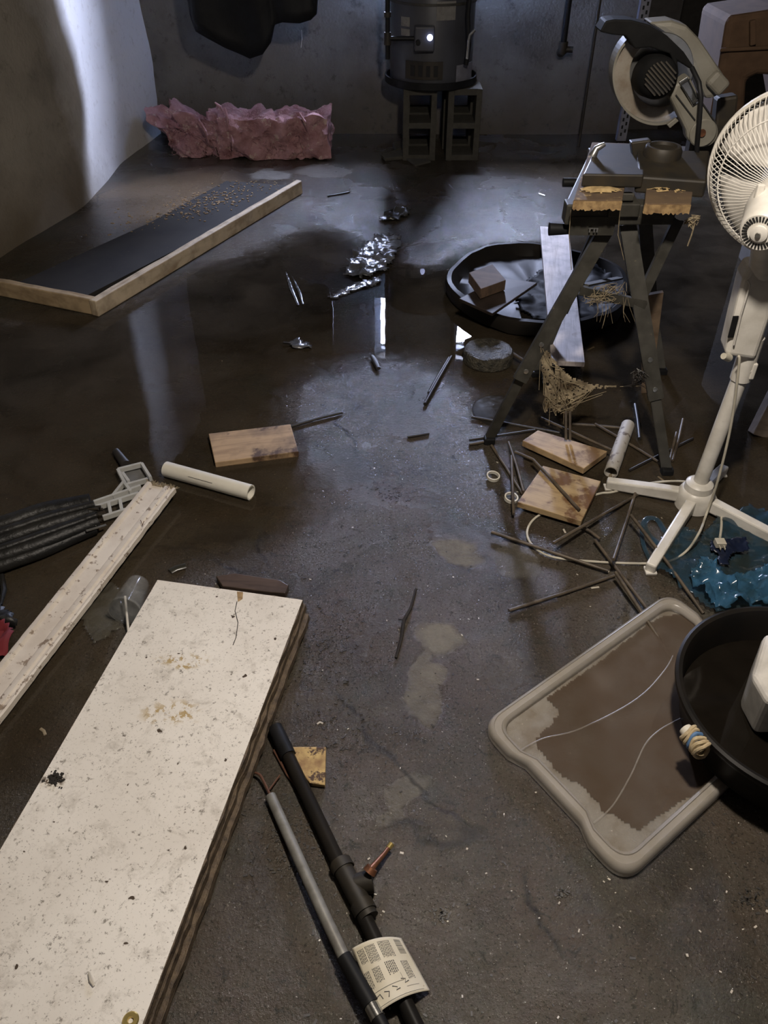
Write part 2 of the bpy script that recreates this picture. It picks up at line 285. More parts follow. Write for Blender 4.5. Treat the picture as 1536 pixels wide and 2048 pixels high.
# ------------------------------------------------------------------ mesh building
WL = {}
class MB:
    def __init__(s): s.v = []; s.f = []
    def add(s, vs_, fs):
        k = len(s.v); s.v += [Vector(x) for x in vs_]; s.f += [tuple(i+k for i in f) for f in fs]; return s
    def prism(s, poly, off):       # poly = top loop (3D), off = extrusion vector
        n_ = len(poly); off = Vector(off)
        return s.add(list(poly)+[Vector(p)+off for p in poly],
                     [tuple(range(n_)), tuple(range(2*n_-1, n_-1, -1))]+[(i, i+n_, (i+1) % n_+n_, (i+1) % n_) for i in range(n_)])
    def box(s, c, size, R=None):
        R = R or Matrix.Identity(3); c = Vector(c); h = [x/2 for x in size]
        vs_ = [c+R@Vector((a*h[0], b*h[1], d*h[2])) for a in (-1, 1) for b in (-1, 1) for d in (-1, 1)]
        return s.add(vs_, [(0, 1, 3, 2), (4, 6, 7, 5), (0, 4, 5, 1), (2, 3, 7, 6), (0, 2, 6, 4), (1, 5, 7, 3)])
    def beam(s, p0, p1, w_, h_, up=(0, 0, 1), w2=None, h2=None):
        p0 = Vector(p0); p1 = Vector(p1); d = (p1-p0).normalized(); up = Vector(up)
        sd = d.cross(up).normalized(); u = sd.cross(d).normalized(); w2 = w2 or w_; h2 = h2 or h_
        vs_ = []
        for p, a, b in ((p0, w_, h_), (p1, w2, h2)):
            for i, j in ((-1, -1), (1, -1), (1, 1), (-1, 1)): vs_.append(p+sd*(i*a/2)+u*(j*b/2))
        return s.add(vs_, [(0, 1, 2, 3), (7, 6, 5, 4), (0, 4, 5, 1), (1, 5, 6, 2), (2, 6, 7, 3), (3, 7, 4, 0)])
    def tube(s, pts, r, seg=10, cap=True, closed=False, flat=1.0):
        pts = [Vector(p) for p in pts]; n_ = len(pts); rs = r if isinstance(r, (list, tuple)) else [r]*n_
        ref = None; k = len(s.v); rings = []
        for i, p in enumerate(pts):
            if closed: t = (pts[(i+1) % n_]-pts[i-1]).normalized()
            else: t = (pts[min(i+1, n_-1)]-pts[max(i-1, 0)]).normalized()
            if ref is None: ref = Vector((0, 0, 1)) if abs(t.z) < 0.9 else Vector((1, 0, 0))
            a = t.cross(ref).normalized(); b = a.cross(t).normalized(); ref = b
            s.v += [p+a*math.cos(2*PI*j/seg)*rs[i]+b*math.sin(2*PI*j/seg)*rs[i]*flat for j in range(seg)]
        m_ = n_ if closed else n_-1
        for i in range(m_):
            for j in range(seg):
                A = k+i*seg; B = k+((i+1) % n_)*seg; s.f.append((A+j, A+(j+1) % seg, B+(j+1) % seg, B+j))
        if cap and not closed:
            s.f.append(tuple(k+j for j in range(seg-1, -1, -1))); s.f.append(tuple(k+(n_-1)*seg+j for j in range(seg)))
        return s
    def lathe(s, prof, c, axis=(0, 0, 1), seg=32, close=False, sx=1.0):
        c = Vector(c); z = Vector(axis).normalized(); ref = Vector((0, 0, 1)) if abs(z.z) < 0.9 else Vector((1, 0, 0))
        x = z.cross(ref).normalized(); y = z.cross(x); k = len(s.v)
        for r, h in prof: s.v += [c+z*h+(x*math.cos(2*PI*j/seg)*sx+y*math.sin(2*PI*j/seg))*r for j in range(seg)]
        m_ = len(prof)
        for i in range(m_ if close else m_-1):
            for j in range(seg):
                A = k+i*seg; B = k+((i+1) % m_)*seg; s.f.append((A+j, A+(j+1) % seg, B+(j+1) % seg, B+j))
        if not close:
            if prof[0][0] > 1e-4: s.f.append(tuple(k+j for j in range(seg)))
            if prof[-1][0] > 1e-4: s.f.append(tuple(k+(m_-1)*seg+j for j in range(seg)))
        return s
    def build(s, name, mat, parent=None, smooth=False, bevel=0, seg=2, solid=0, origin=None, subd=0):
        me = bpy.data.meshes.new(name)
        if parent is not None: org = WL[parent.name]+Vector((0, 0, 0)); loc = Vector((0, 0, 0)); worg = org
        else:
            if origin is None:
                n_ = len(s.v); worg = Vector((sum(p.x for p in s.v)/n_, sum(p.y for p in s.v)/n_, min(p.z for p in s.v)))
            else: worg = Vector(origin)
            loc = worg
        me.from_pydata([p-worg for p in s.v], [], s.f)
        bm = bmesh.new(); bm.from_mesh(me); bmesh.ops.remove_doubles(bm, verts=bm.verts, dist=1e-5); bmesh.ops.recalc_face_normals(bm, faces=bm.faces)
        if smooth:
            for f in bm.faces: f.smooth = True
            for e in bm.edges:
                if len(e.link_faces) == 2 and e.calc_face_angle(0) > 0.7: e.smooth = False
        bm.to_mesh(me); bm.free()
        me.materials.append(mat); o = bpy.data.objects.new(name, me); COL.objects.link(o); o.location = loc
        if parent is not None: o.parent = parent
        WL[o.name] = worg
        if bevel:
            b = o.modifiers.new('bevel', 'BEVEL'); b.width = bevel; b.segments = seg; b.limit_method = 'ANGLE'
        if solid:
            q = o.modifiers.new('solid', 'SOLIDIFY'); q.thickness = solid; q.offset = 0
        if subd:
            q = o.modifiers.new('sub', 'SUBSURF'); q.levels = subd; q.render_levels = subd
        return o
def tag(o, label, cat, group=None, kind=None):
    if label: o['label'] = label
    if cat: o['category'] = cat
    if group: o['group'] = group
    if kind: o['kind'] = kind
    return o
def thing(name, loc, label, cat, group=None):
    o = bpy.data.objects.new(name, None); COL.objects.link(o); o.location = loc; o.empty_display_size = 0.05
    WL[o.name] = Vector(loc); return tag(o, label, cat, group)
def struct(o, label=None, cat=None):
    o['kind'] = 'structure'
    if label: o['label'] = label
    if cat: o['category'] = cat
    return o
def V(*a): return Vector(a)
BO = V(-0.45, 0.7, 0)

# ================================================================== SETTING
def grid_wall(name, p0, p1, z0, z1, thick, mat, amp=0.02, step=0.06, holes=(), bulge=None, seed=0):
    """plastered wall from p0 to p1 (its inner face), with rectangular window holes (u0,u1,z0,z1)"""
    p0 = V(p0[0], p0[1], 0); p1 = V(p1[0], p1[1], 0); L = (p1-p0).length; d = (p1-p0)/L
    nrm = V(-d.y, d.x, 0)*-1          # into the room when the room is on the right of the walk
    us = [i*L/max(1, round(L/step)) for i in range(max(1, round(L/step))+1)]; zs = [z0+i*(z1-z0)/max(1, round((z1-z0)/step)) for i in range(max(1, round((z1-z0)/step))+1)]
    for h in holes:
        us += [h[0], h[1]]; zs += [h[2], h[3]]
    us = sorted(set(round(u, 4) for u in us)); zs = sorted(set(round(z, 4) for z in zs))
    b = MB(); idx = {}
    for side in (0, 1):
        for i, u in enumerate(us):
            for j, z in enumerate(zs):
                p = p0+d*u+V(0, 0, z)
                if side == 0:
                    q = noise.fractal(V(p.x*1.3+seed, p.y*1.3, p.z*1.3), 1.0, 2.0, 4)*amp
                    if bulge: q += bulge(u, z)
                    p = p+nrm*q
                else: p = p-nrm*thick
                idx[(side, i, j)] = len(b.v); b.v.append(p)
    def hole(i, j):
        uc = (us[i]+us[i+1])/2; zc = (zs[j]+zs[j+1])/2
        return any(h[0] < uc < h[1] and h[2] < zc < h[3] for h in holes)
    for i in range(len(us)-1):
        for j in range(len(zs)-1):
            if hole(i, j):
                for (a, c, di, dj) in (((i, j), (i, j+1), -1, 0), ((i+1, j), (i+1, j+1), 1, 0), ((i, j), (i+1, j), 0, -1), ((i, j+1), (i+1, j+1), 0, 1)):
                    if not hole(i+di, j+dj):
                        b.f.append((idx[(0, *a)], idx[(0, *c)], idx[(1, *c)], idx[(1, *a)]))
            else:
                for s_ in (0, 1): b.f.append((idx[(s_, i, j)], idx[(s_, i+1, j)], idx[(s_, i+1, j+1)], idx[(s_, i, j+1)]))
    ni, nj = len(us)-1, len(zs)-1
    for i in range(ni):
        for j in (0, nj): b.f.append((idx[(0, i, j)], idx[(0, i+1, j)], idx[(1, i+1, j)], idx[(1, i, j)]))
    for j in range(nj):
        for i in (0, ni): b.f.append((idx[(0, i, j)], idx[(0, i, j+1)], idx[(1, i, j+1)], idx[(1, i, j)]))
    return struct(b.build(name, mat, smooth=True))
CE = 2.15
b = MB(); b.box((0.4, 3.2, -0.05), (6.6, 9.6, 0.1)); struct(b.build('floor', M['floor'], origin=(0, 0, 0)))
YB = 5.64
W1 = (-0.07, 0.73, 1.17, 1.68)
XL = lambda y: -1.78+(y-3.6)*0.150
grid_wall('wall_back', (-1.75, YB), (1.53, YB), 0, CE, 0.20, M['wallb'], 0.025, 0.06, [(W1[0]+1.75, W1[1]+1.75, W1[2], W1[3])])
def bul(u, z):
    y = -1.2+u; t = max(0, 1-abs(y-4.35)/0.9); return 0.07*t*t*(3-2*t)*(1-0.4*z)
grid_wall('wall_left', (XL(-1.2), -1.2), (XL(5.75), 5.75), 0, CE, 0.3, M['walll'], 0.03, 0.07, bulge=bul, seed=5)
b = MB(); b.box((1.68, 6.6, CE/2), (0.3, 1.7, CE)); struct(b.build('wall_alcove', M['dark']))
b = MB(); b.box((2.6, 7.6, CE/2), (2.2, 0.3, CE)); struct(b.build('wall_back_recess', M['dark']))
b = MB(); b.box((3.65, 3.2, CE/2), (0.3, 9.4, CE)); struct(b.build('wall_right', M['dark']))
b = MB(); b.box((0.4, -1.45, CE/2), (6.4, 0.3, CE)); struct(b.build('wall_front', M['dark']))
ce = MB(); ce.box((0.4, 3.2, CE+0.12), (6.6, 9.6, 0.1)); ceo = struct(ce.build('ceiling', M['ceil']))
for k in range(14):
    j = MB(); j.box((0.4, -0.9+k*0.58, CE+0.02), (6.3, 0.05, 0.16)); j.build('joist', M['ceil'], ceo)
for nm, (x0, x1, z0, z1), bars in (('window_1', W1, (0.04,)),):
    root = thing(nm, ((x0+x1)/2, YB+0.13, z0), None, None); root['kind'] = 'structure'
    f = MB(); t = 0.035
    f.box(((x0+x1)/2, YB+0.13, z0+t/2), (x1-x0, 0.05, t)); f.box(((x0+x1)/2, YB+0.13, z1-t/2), (x1-x0, 0.05, t))
    f.box((x0+t/2, YB+0.13, (z0+z1)/2), (t, 0.05, z1-z0-2*t)); f.box((x1-t/2, YB+0.13, (z0+z1)/2), (t, 0.05, z1-z0-2*t))
    for q in bars: f.box((x0+(x1-x0)*q, YB+0.13, (z0+z1)/2), (0.03, 0.045, z1-z0-2*t))
    f.build('window_frame', M['frame'], root)
    g = MB(); g.box(((x0+x1)/2, YB+0.132, (z0+z1)/2), (x1-x0-0.05, 0.004, z1-z0-0.05)); g.build('pane', M['glass'], root)
# ---- standing water, cut to the flooded part of the floor
def inpoly(x, y, P):
    c = False; j = len(P)-1
    for i in range(len(P)):
        if (P[i][1] > y) != (P[j][1] > y) and x < (P[j][0]-P[i][0])*(y-P[i][1])/(P[j][1]-P[i][1])+P[i][0]: c = not c
        j = i
    return c
def pp(l): return [(F(x, y).x, F(x, y).y) for x, y in l]
flood = [pp([(-150, 640), (190, 640), (420, 520), (600, 440), (700, 470), (820, 520), (905, 500), (1100, 470), (1200, 430), (1330, 400), (1800, 400), (1800, 1130), (1480, 1110), (1330, 1080), (1240, 1030),
             (1060, 985), (990, 920), (965, 850), (940, 800), (860, 770), (800, 735), (700, 740), (620, 770), (600, 860), (640, 960), (640, 1060), (560, 1120), (420, 1130), (330, 1170), (250, 1330), (150, 1520), (0, 1700), (-300, 1700), (-300, 640)]),
         pp([(880, 320), (1150, 320), (1300, 340), (1300, 390), (1000, 350)])]
st = 0.022; b = MB(); vid = {}
def vv(i, j):
    if (i, j) not in vid: vid[(i, j)] = len(b.v); b.v.append(V(i*st, j*st, 0.004))
    return vid[(i, j)]
for i in range(-100, 130):
    for j in range(10, 250):
        x, y = (i+.5)*st, (j+.5)*st
        if x < XL(y)+0.09: continue
        nx = x+0.10*noise.fractal(V(x*2.5, y*2.5, 0), 1, 2, 4); ny = y+0.16*noise.fractal(V(x*2.5, y*2.5, 9), 1, 2, 4)
        if any(inpoly(nx, ny, P) for P in flood): b.f.append((vv(i, j), vv(i+1, j), vv(i+1, j+1), vv(i, j+1)))
cells = set()
for f in b.f:
    p = b.v[f[0]]; cells.add((round(p.x/st), round(p.y/st)))
occ = {}
pud = b.build('puddle', M['water'], origin=(0, 0, 0)); at = pud.data.attributes.new('depth', 'FLOAT', 'POINT')
for k, q in enumerate(pud.data.vertices):
    i, j = round(q.co.x/st), round(q.co.y/st)
    at.data[k].value = sum(1 for a in range(-8, 8, 2) for c in range(-8, 8, 2) if (i+a, j+c) in cells)/64
tag(pud, 'shallow brown standing water over the sunken parts of the concrete floor', 'water', kind='stuff')

# ================================================================== BACK WALL THINGS
# concrete blocks on end
def block(x, y, label):
    b = MB(); w_, h_, t = 0.195, 0.39, 0.032
    b.box((x-w_/2+t/2, y, h_/2), (t, 0.19, h_)); b.box((x+w_/2-t/2, y, h_/2), (t, 0.19, h_))
    for z in (t/2, h_/2, h_-t/2): b.box((x, y, z), (w_-2*t, 0.19, t))
    tag(b.build('concrete_block', M['block'], bevel=0.003), label, 'concrete block', 'concrete blocks under the water heater')
bx0 = F(836, 308).x; bx1 = F(920, 308).x
block(bx0, 5.16, 'grey concrete block on end under the water heater, front left'); block(bx1, 5.16, 'grey concrete block on end under the water heater, front right')
block(bx0+.01, 5.39, 'grey concrete block on end behind the front left one'); block(bx1-.01, 5.39, 'grey concrete block on end behind the front right one')
HX, HY = 0.275, 5.27
b = MB(); b.lathe([(0.0, 0.391), (0.262, 0.391), (0.27, 0.397), (0.27, 0.432), (0.262, 0.432), (0.258, 0.402), (0.0, 0.402)], (HX, HY, 0), seg=48)
tag(b.build('drain_pan', M['black'], smooth=True), 'round black pan between the water heater and its concrete blocks', 'pan')
ht = thing('water_heater', (HX, HY, 0.403), 'dark grey cylindrical gas water heater standing on concrete blocks', 'water heater')
b = MB(); b.lathe([(0.0, 0.403), (0.22, 0.403), (0.24, 0.42), (0.24, 1.66), (0.22, 1.69), (0.0, 1.70)], (HX, HY, 0), seg=64); b.build('tank', M['heater'], ht, smooth=True)
b = MB(); b.lathe([(0.242, 0.0), (0.246, 0.0), (0.246, 0.012), (0.242, 0.012)], (HX, HY, 0.80), seg=64, close=True); b.build('seam_band', M['steel'], ht, smooth=True)
c = D(856, 76, 5.02); b = MB(); b.box((c.x-0.02, 5.01, c.z), (0.11, 0.075, 0.12)); cb = b.build('gas_control', M['heater'], ht, bevel=0.008)
b = MB(); b.lathe([(0, 0), (0.016, 0), (0.013, 0.02), (0, 0.022)], (c.x+0.008, 4.972, c.z+0.01), (0, -1, 0), seg=16)
em = bpy.data.materials.new('lit_indicator'); em.use_nodes = True; eb = em.node_tree.nodes['Principled BSDF']; eb.inputs['Emission Color'].default_value = (0.55, 0.62, 1, 1); eb.inputs['Emission Strength'].default_value = 6
tag(b.build('indicator_lamp', em, cb, smooth=True), 'small glowing blue-white indicator', None)
b = MB(); b.lathe([(0, 0), (0.014, 0), (0.012, 0.02), (0, 0.02)], (c.x-0.055, 4.972, c.z-0.012), (0, -1, 0), seg=14); b.build('knob', M['black'], cb, smooth=True)
def on_tank(px0, py0, px1, py1, name, mat, r=0.243, parent=ht, n_=8, lab=None):
    b = MB(); A = D((px0+px1)/2, py0, 5.05); B_ = D((px0+px1)/2, py1, 5.05); a0 = D(px0, (py0+py1)/2, 5.05).x-HX; a1 = D(px1, (py0+py1)/2, 5.05).x-HX
    a0 = max(-0.99, min(0.99, a0/0.245)); a1 = max(-0.99, min(0.99, a1/0.245)); t0, t1 = math.asin(a0), math.asin(a1)
    vs_ = []; fs = []
    for i in range(n_+1):
        t = t0+(t1-t0)*i/n_
        for z in (A.z, B_.z):
            for rr in (r-0.004, r): vs_.append(V(HX+math.sin(t)*rr, HY-math.cos(t)*rr, z))
    for i in range(n_):
        k = i*4; fs += [(k+1, k+5, k+7, k+3), (k, k+2, k+6, k+4), (k, k+4, k+5, k+1), (k+2, k+3, k+7, k+6)]
    fs += [(0, 1, 3, 2), (n_*4, n_*4+2, n_*4+3, n_*4+1)]
    b.add(vs_, fs); o = b.build(name, mat, parent)
    if lab: o['label'] = lab
    return o
on_tank(873, 2, 912, 40, 'rating_label', M['paper'], lab='printed pale rating label'); on_tank(802, 36, 819, 55, 'warning_sticker', M['paper'], lab='small pale sticker'); on_tank(802, 60, 819, 74, 'warning_sticker', M['paper'])
on_tank(812, 122, 885, 158, 'burner_door', M['cast'], 0.25, lab='dark sooty burner opening cover')
on_tank(912, 132, 945, 168, 'lower_panel', M['strut'], 0.25)
for k in range(4): on_tank(822+k*15, 130, 830+k*15, 152, 'vent_slot', M['slot'], 0.252)
b = MB(); x_ = HX+0.20; b.tube([V(x_-.03, HY-.13, 1.5), V(x_+.02, HY-.2, 1.5), D(936, 30, 5.03), D(938, 90, 5.03), D(932, 130, 5.03)], 0.013, 10)
b.build('relief_pipe', M['black'], ht, smooth=True)
b = MB(); p = D(938, 72, 5.02); b.tube([p+V(.03, 0, .03), p+V(.005, 0, .005), p+V(0, 0, -.02), D(934, 118, 5.01)], 0.009, 10); b.build('discharge_tube', M['chrome'], ht, smooth=True)
b = MB(); b.lathe([(.2415, 1.0), (.252, 1.0), (.254, 1.64), (.2415, 1.66)], (HX, HY, 0), seg=64, close=True); b.build('added_blue_sleeve', simple('mirror_tint_blue', (0.30, 0.42, 0.60), .7), ht, smooth=True)  # unseen sleeve added to tint the heater's reflection in the puddle blue
b = MB(); b.tube([V(HX, HY, 1.70), V(HX, HY, 2.12)], 0.05, 16); b.build('flue_pipe', M['zinc'], ht, smooth=True)
gp = thing('gas_pipe', D(775, 118, 5.0), 'black iron gas pipe running down beside the water heater, with a side branch', 'pipe')
b = MB(); t0 = D(775, 0, 5.0); b.tube([V(t0.x, 5.0, 2.14), D(775, 118, 5.0)], 0.013, 12); b.build('riser', M['black'], gp, smooth=True)
b = MB(); q0 = D(775, 77, 5.0); b.tube([q0, V(c.x-0.076, 5.0, q0.z)], 0.012, 12); b.build('branch', M['black'], gp, smooth=True)
b = MB(); b.tube([q0+V(0, 0, .03), q0-V(0, 0, .03)], .019, 12); b.build('fitting', M['cast'], gp, smooth=True); b = MB(); b.tube([D(775, 34, 5.0), D(775, 24, 5.0)], 0.019, 12); b.build('fitting', M['cast'], gp, smooth=True)
dp = thing('drain_pipe', D(1124, 110, 5.5), 'short black pipe with an elbow end on the back wall, right of the water heater', 'pipe')
b = MB(); t0 = D(1132, 0, 5.5); e0 = D(1126, 95, 5.5); b.tube([V(e0.x, 5.5, 2.14), e0], 0.018, 12); b.build('pipe_run', M['black'], dp, smooth=True)
b = MB(); b.tube([e0+V(0, 0, .03), e0-V(0, 0, .02), e0+V(0.0, .05, -.035)], 0.027, 12); b.tube([e0+V(0.02, 0, -.01), e0+V(0.06, -0.01, -.01)], 0.017, 10); b.build('elbow', M['cast'], dp, smooth=True)
p0 = F(1157, 292); b = MB(); b.tube([p0, V(p0.x, p0.y, 2.13)], 0.009, 10)
tag(b.build('steel_rod', M['cast'], smooth=True), 'thin rusty upright rod in front of the right part of the back wall', 'rod')
p0 = F(1242, 285); sr = thing('perforated_strut', p0, 'upright galvanised strut with rows of holes standing behind the chop saw', 'metal strut')
b = MB(); b.box((p0.x, p0.y, 1.07), (0.055, 0.006, 2.12)); b.box((p0.x-0.0285, p0.y+0.018, 1.07), (0.005, 0.042, 2.12)); b.build('angle', M['strut'], sr)
b = MB()
for k in range(46):
    for s_ in (-1, 1): b.box((p0.x+s_*0.011, p0.y-0.0036, 0.05+k*0.043+(0.02 if s_ > 0 else 0)), (0.011, 0.003, 0.02))
o = b.build('hole_row', M['slot'], sr); o['kind'] = 'stuff'
# rubble pieces at foot of blocks
for i, (poly, z, lab) in enumerate([([(762, 308), (800, 296), (812, 302), (808, 312), (770, 316)], .02, 'flat grey concrete shard left of the blocks under the water heater'),
        ([(812, 316), (850, 314), (862, 322), (830, 330)], .012, 'thin concrete shard just in front of the left block'),
        ([(785, 284), (806, 280), (808, 294), (792, 298)], .03, 'small concrete lump leaning by the left block')]):
    b = MB(); b.prism([F(x, y, z) for x, y in poly], (0, 0, -z)); tag(b.build('concrete_shard', M['block'], bevel=0.004), lab, 'rubble')
# insulation
def lump(c, size, amp, fr, seed, rot=0, n_=(26, 12, 10), shear=0):
    b = MB(); bm = bmesh.new(); nx, ny, nz = n_; R = Matrix.Rotation(rot, 3, 'Z')
    def sh(u, v_, w_):
        p = V(u*size[0]/2, v_*size[1]/2, (w_+1)*size[2]/2)
        rr = 0.35*max(0, abs(u)-.85)/.15
        p.y *= 1-rr*.3
        q = V(p.x*fr, p.y*fr, p.z*fr)+V(seed, seed*.7, 0)
        d = V(u*.4, v_, w_)*amp*(noise.fractal(q, 1, 2.1, 5))+V(noise.noise(q*2), noise.noise(q*2+V(5, 0, 0)), noise.noise(q*2+V(0, 9, 0)))*amp*.7+V(noise.noise(q*6), noise.noise(q*6+V(5, 0, 0)), noise.noise(q*6+V(0, 9, 0)))*amp*.16
        p += d; p.x += shear*p.z; p.z = max(0.002, p.z); return V(*c)+R@p
    ix = {}
    def key(i, j, k):
        if (i, j, k) not in ix: ix[(i, j, k)] = len(b.v); b.v.append(sh(2*i/nx-1, 2*j/ny-1, 2*k/nz-1))
        return ix[(i, j, k)]
    for i in range(nx):
        for j in range(ny):
            for k in (0, nz): b.f.append((key(i, j, k), key(i+1, j, k), key(i+1, j+1, k), key(i, j+1, k)))
        for k in range(nz):
            for j in (0, ny): b.f.append((key(i, j, k), key(i+1, j, k), key(i+1, j, k+1), key(i, j, k+1)))
    for j in range(ny):
        for k in range(nz):
            for i in (0, nx): b.f.append((key(i, j, k), key(i, j+1, k), key(i, j+1, k+1), key(i, j, k+1)))
    bm.free(); return b
ins = thing('insulation_batt', (-0.8, 5.2, 0), 'torn pink fibreglass insulation batt slumped against the back wall', 'insulation')
lump((-0.66, 5.22, 0.0), (0.66, 0.28, 0.23), 0.035, 7, 3, -0.02, (60, 26, 22)).build('batt', M['pink'], ins, smooth=True)
lump((-1.08, 5.28, 0.0), (0.42, 0.24, 0.20), 0.09, 6, 11, 0.0, (44, 24, 22), -0.55).build('torn_end', M['pink'], ins, smooth=True)
for (x0, y0, x1, y1) in ((398, 240, 418, 285), (450, 215, 455, 260), (598, 225, 615, 262), (462, 270, 465, 302), (430, 205, 445, 222)):
    b = MB(); b.tube([D(x0, y0, 5.05), D((x0+x1)/2+3, (y0+y1)/2, 5.03), D(x1, y1, 5.05)], [0.004, 0.009, 0.003], 6)
    b.build('loose_tuft', M['pink'], ins, smooth=True)
b = MB()
for k in range(900):
    u = random.random(); x = -1.28+u*.92; zt_ = .20+.02*math.sin(x*14); y_ = 5.08 if random.random() < .6 else random.uniform(5.1, 5.28)
    z_ = random.uniform(.02, .2) if y_ == 5.08 else zt_
    p = V(x, y_, z_); d_ = V(random.gauss(0, 1), -abs(random.gauss(0, .5)), random.gauss(0, 1)+.4).normalized()*random.uniform(.012, .035)
    b.tube([p, p+d_*.6+V(0, 0, .004), p+d_], [.0018, .0014, .0006], 3, cap=False)
o = b.build('loose_fibres', M['pink'], ins); o['kind'] = 'stuff'
# hanging black sheet
prof = [(372, -30), (380, 30), (392, 62), (418, 78), (450, 96), (500, 118), (526, 108), (542, 84), (550, 50), (566, 44), (600, 46), (622, 40), (633, 28), (638, -30)]
b = MB(); nv = 26; TD = 4.95
for i in range(len(prof)*4-3):
    t = i/4; k = min(int(t), len(prof)-2); f_ = t-k
    px = prof[k][0]*(1-f_)+prof[k+1][0]*f_; py = prof[k][1]*(1-f_)+prof[k+1][1]*f_
    p = D(px, py, TD); 
    for j in range(nv):
        s_ = j/(nv-1); z = p.z*(1-s_)+2.13*s_
        x = p.x*(1-s_*0.12)+(-0.72)*s_*0.12
        b.v.append(V(x, TD+0.025*math.sin(i*0.45+2*s_)*(0.4+s_)+0.03*noise.noise(V(x*5, z*5, 1)), z))
nc = len(prof)*4-3
for i in range(nc-1):
    for j in range(nv-1): b.f.append((i*nv+j, (i+1)*nv+j, (i+1)*nv+j+1, i*nv+j+1))
tag(b.build('hanging_tarp', M['tarp'], smooth=True, solid=0.012), 'black plastic sheet hanging in a sagging bundle in front of the back wall', 'tarp')
b = MB(); b.tube([D(603, 60, 5.63), D(604, 78, 5.62), D(602, 95, 5.62)], 0.0025, 6); tag(b.build('hanging_string', M['fleck'], smooth=True), 'short pale string hanging by the wall right of the black sheet', 'string')

# ================================================================== FRAMED PANEL, LEFT
fp = thing('framed_panel', F(300, 480), 'dark flat panel edged with pale timber along two sides, lying by the left wall', 'panel')
zt = 0.07
def bd(p, q, w_, h_, zc): b = MB(); b.beam(p, q, w_, h_); return b
A = F(190, 603, zt); B_ = F(604, 361, zt); dirl = (B_-A).normalized(); sd = V(dirl.y, -dirl.x, 0)
def timber(A, B_, name, wd, hh, mat, jag=0.004, side=1):
    b = MB(); n_ = 24; d = (B_-A).normalized(); s_ = V(-d.y, d.x, 0)*side
    for i in range(n_+1):
        p = A+(B_-A)*(i/n_); j1 = noise.noise(p*9)*jag; j2 = noise.noise(p*9+V(3, 3, 3))*jag
        for (a, z) in ((0+j1, 0), (wd+j2, j1), (wd, -hh), (0, -hh)): b.v.append(V(p.x, p.y, 0)+s_*a+V(0, 0, p.z+z))
    for i in range(n_):
        for j in range(4): b.f.append((i*4+j, i*4+(j+1) % 4, i*4+4+(j+1) % 4, i*4+4+j))
    b.f.append((0, 1, 2, 3)); b.f.append((n_*4+3, n_*4+2, n_*4+1, n_*4)); return b.build(name, mat, fp, bevel=0.004)
wm = wood('pale_timber', (0.50, 0.40, 0.27), (0.30, 0.21, 0.12), -math.atan2(dirl.y, dirl.x), rough=0.7)
timber(A, B_, 'timber_rail', 0.035, 0.068, wm)
C0 = F(-40, 556, zt); C1 = F(182, 600, zt)
wm2 = wood('pale_timber_short', (0.46, 0.34, 0.20), (0.28, 0.19, 0.10), -math.atan2((C1-C0).y, (C1-C0).x), rough=0.7)
timber(C0, C1, 'timber_rail', 0.035, 0.068, wm2)
b = MB(); zz = 0.03; poly = [F(175, 590, zz), F(600, 372, zz), F(452, 362, zz), F(300, 445, zz), F(25, 570, zz)]
b.prism([p for p in poly], (0, 0, -0.028)); b.build('sheet', M['panel'], fp)
b = MB()
for k in range(420):
    px = random.gauss(400, 70); py = 405-(px-400)*0.25+random.gauss(0, 14)
    p = F(px, py, 0.032); 
    if py > 360: s_ = random.uniform(.002, .007); b.box(p, (s_*random.uniform(1, 3), s_, s_*.5), Matrix.Rotation(random.uniform(0, PI), 3, 'Z'))
tag(b.build('wood_crumbs', M['chipedge']), 'crumbs of rotten wood scattered over the far end of the dark panel', 'debris', kind='stuff')

# ================================================================== MID FLOOR THINGS
def crumple(name, poly, z0, amp, fr, mat, label, cat, st=0.012, seed=0, thick=0.0012, group=None, edge=0.0, kind=None, parent=None):
    """thin crumpled sheet over a floor outline given in world xy"""
    xs = [p[0] for p in poly]; ys = [p[1] for p in poly]; b = MB(); ids = {}
    def v_(i, j):
        if (i, j) not in ids:
            x, y = i*st, j*st; q = V(x*fr+seed, y*fr, seed)
            h = abs(noise.fractal(q, 0.9, 2.2, 4))*amp+amp*.25*(1-abs(noise.noise(q*1.7)))
            ids[(i, j)] = len(b.v); b.v.append(V(x+noise.noise(q*2)*st*.5, y+noise.noise(q*2+V(4, 4, 4))*st*.5, z0+h))
        return ids[(i, j)]
    for i in range(int(min(xs)/st)-1, int(max(xs)/st)+2):
        for j in range(int(min(ys)/st)-1, int(max(ys)/st)+2):
            x, y = (i+.5)*st, (j+.5)*st
            if inpoly(x+edge*noise.noise(V(x*30, y*30, seed)), y+edge*noise.noise(V(x*30, y*30, seed+4)), poly): b.f.append((v_(i, j), v_(i+1, j), v_(i+1, j+1), v_(i, j+1)))
    o = b.build(name, mat, parent, smooth=True, solid=thick)
    for p_ in o.data.polygons: p_.use_smooth = True
    if parent is None: tag(o, label, cat, group, kind)
    return o
crumple('plastic_wrap', pp([(735, 490), (765, 475), (795, 480), (803, 492), (790, 520), (770, 545), (720, 562), (690, 555), (700, 530), (712, 510)]), 0.004, 0.035, 9, M['foil'], 'wet grey crumpled plastic wrap on the middle of the floor', 'plastic wrap', edge=0.02)
crumple('plastic_strip', pp([(655, 600), (690, 575), (740, 562), (760, 560), (765, 568), (720, 580), (690, 592), (670, 605)]), 0.003, 0.015, 16, M['foil'], 'thin wet strip of plastic trailing from the crumpled wrap', 'plastic strip', seed=3, edge=0.02)
crumple('wet_leaves', pp([(758, 440), (785, 425), (820, 423), (822, 432), (800, 445), (770, 448)]), 0.004, 0.03, 14, M['leaf'], 'small heap of dark wet leaves at the far middle of the floor', 'leaves', seed=9, edge=0.02)
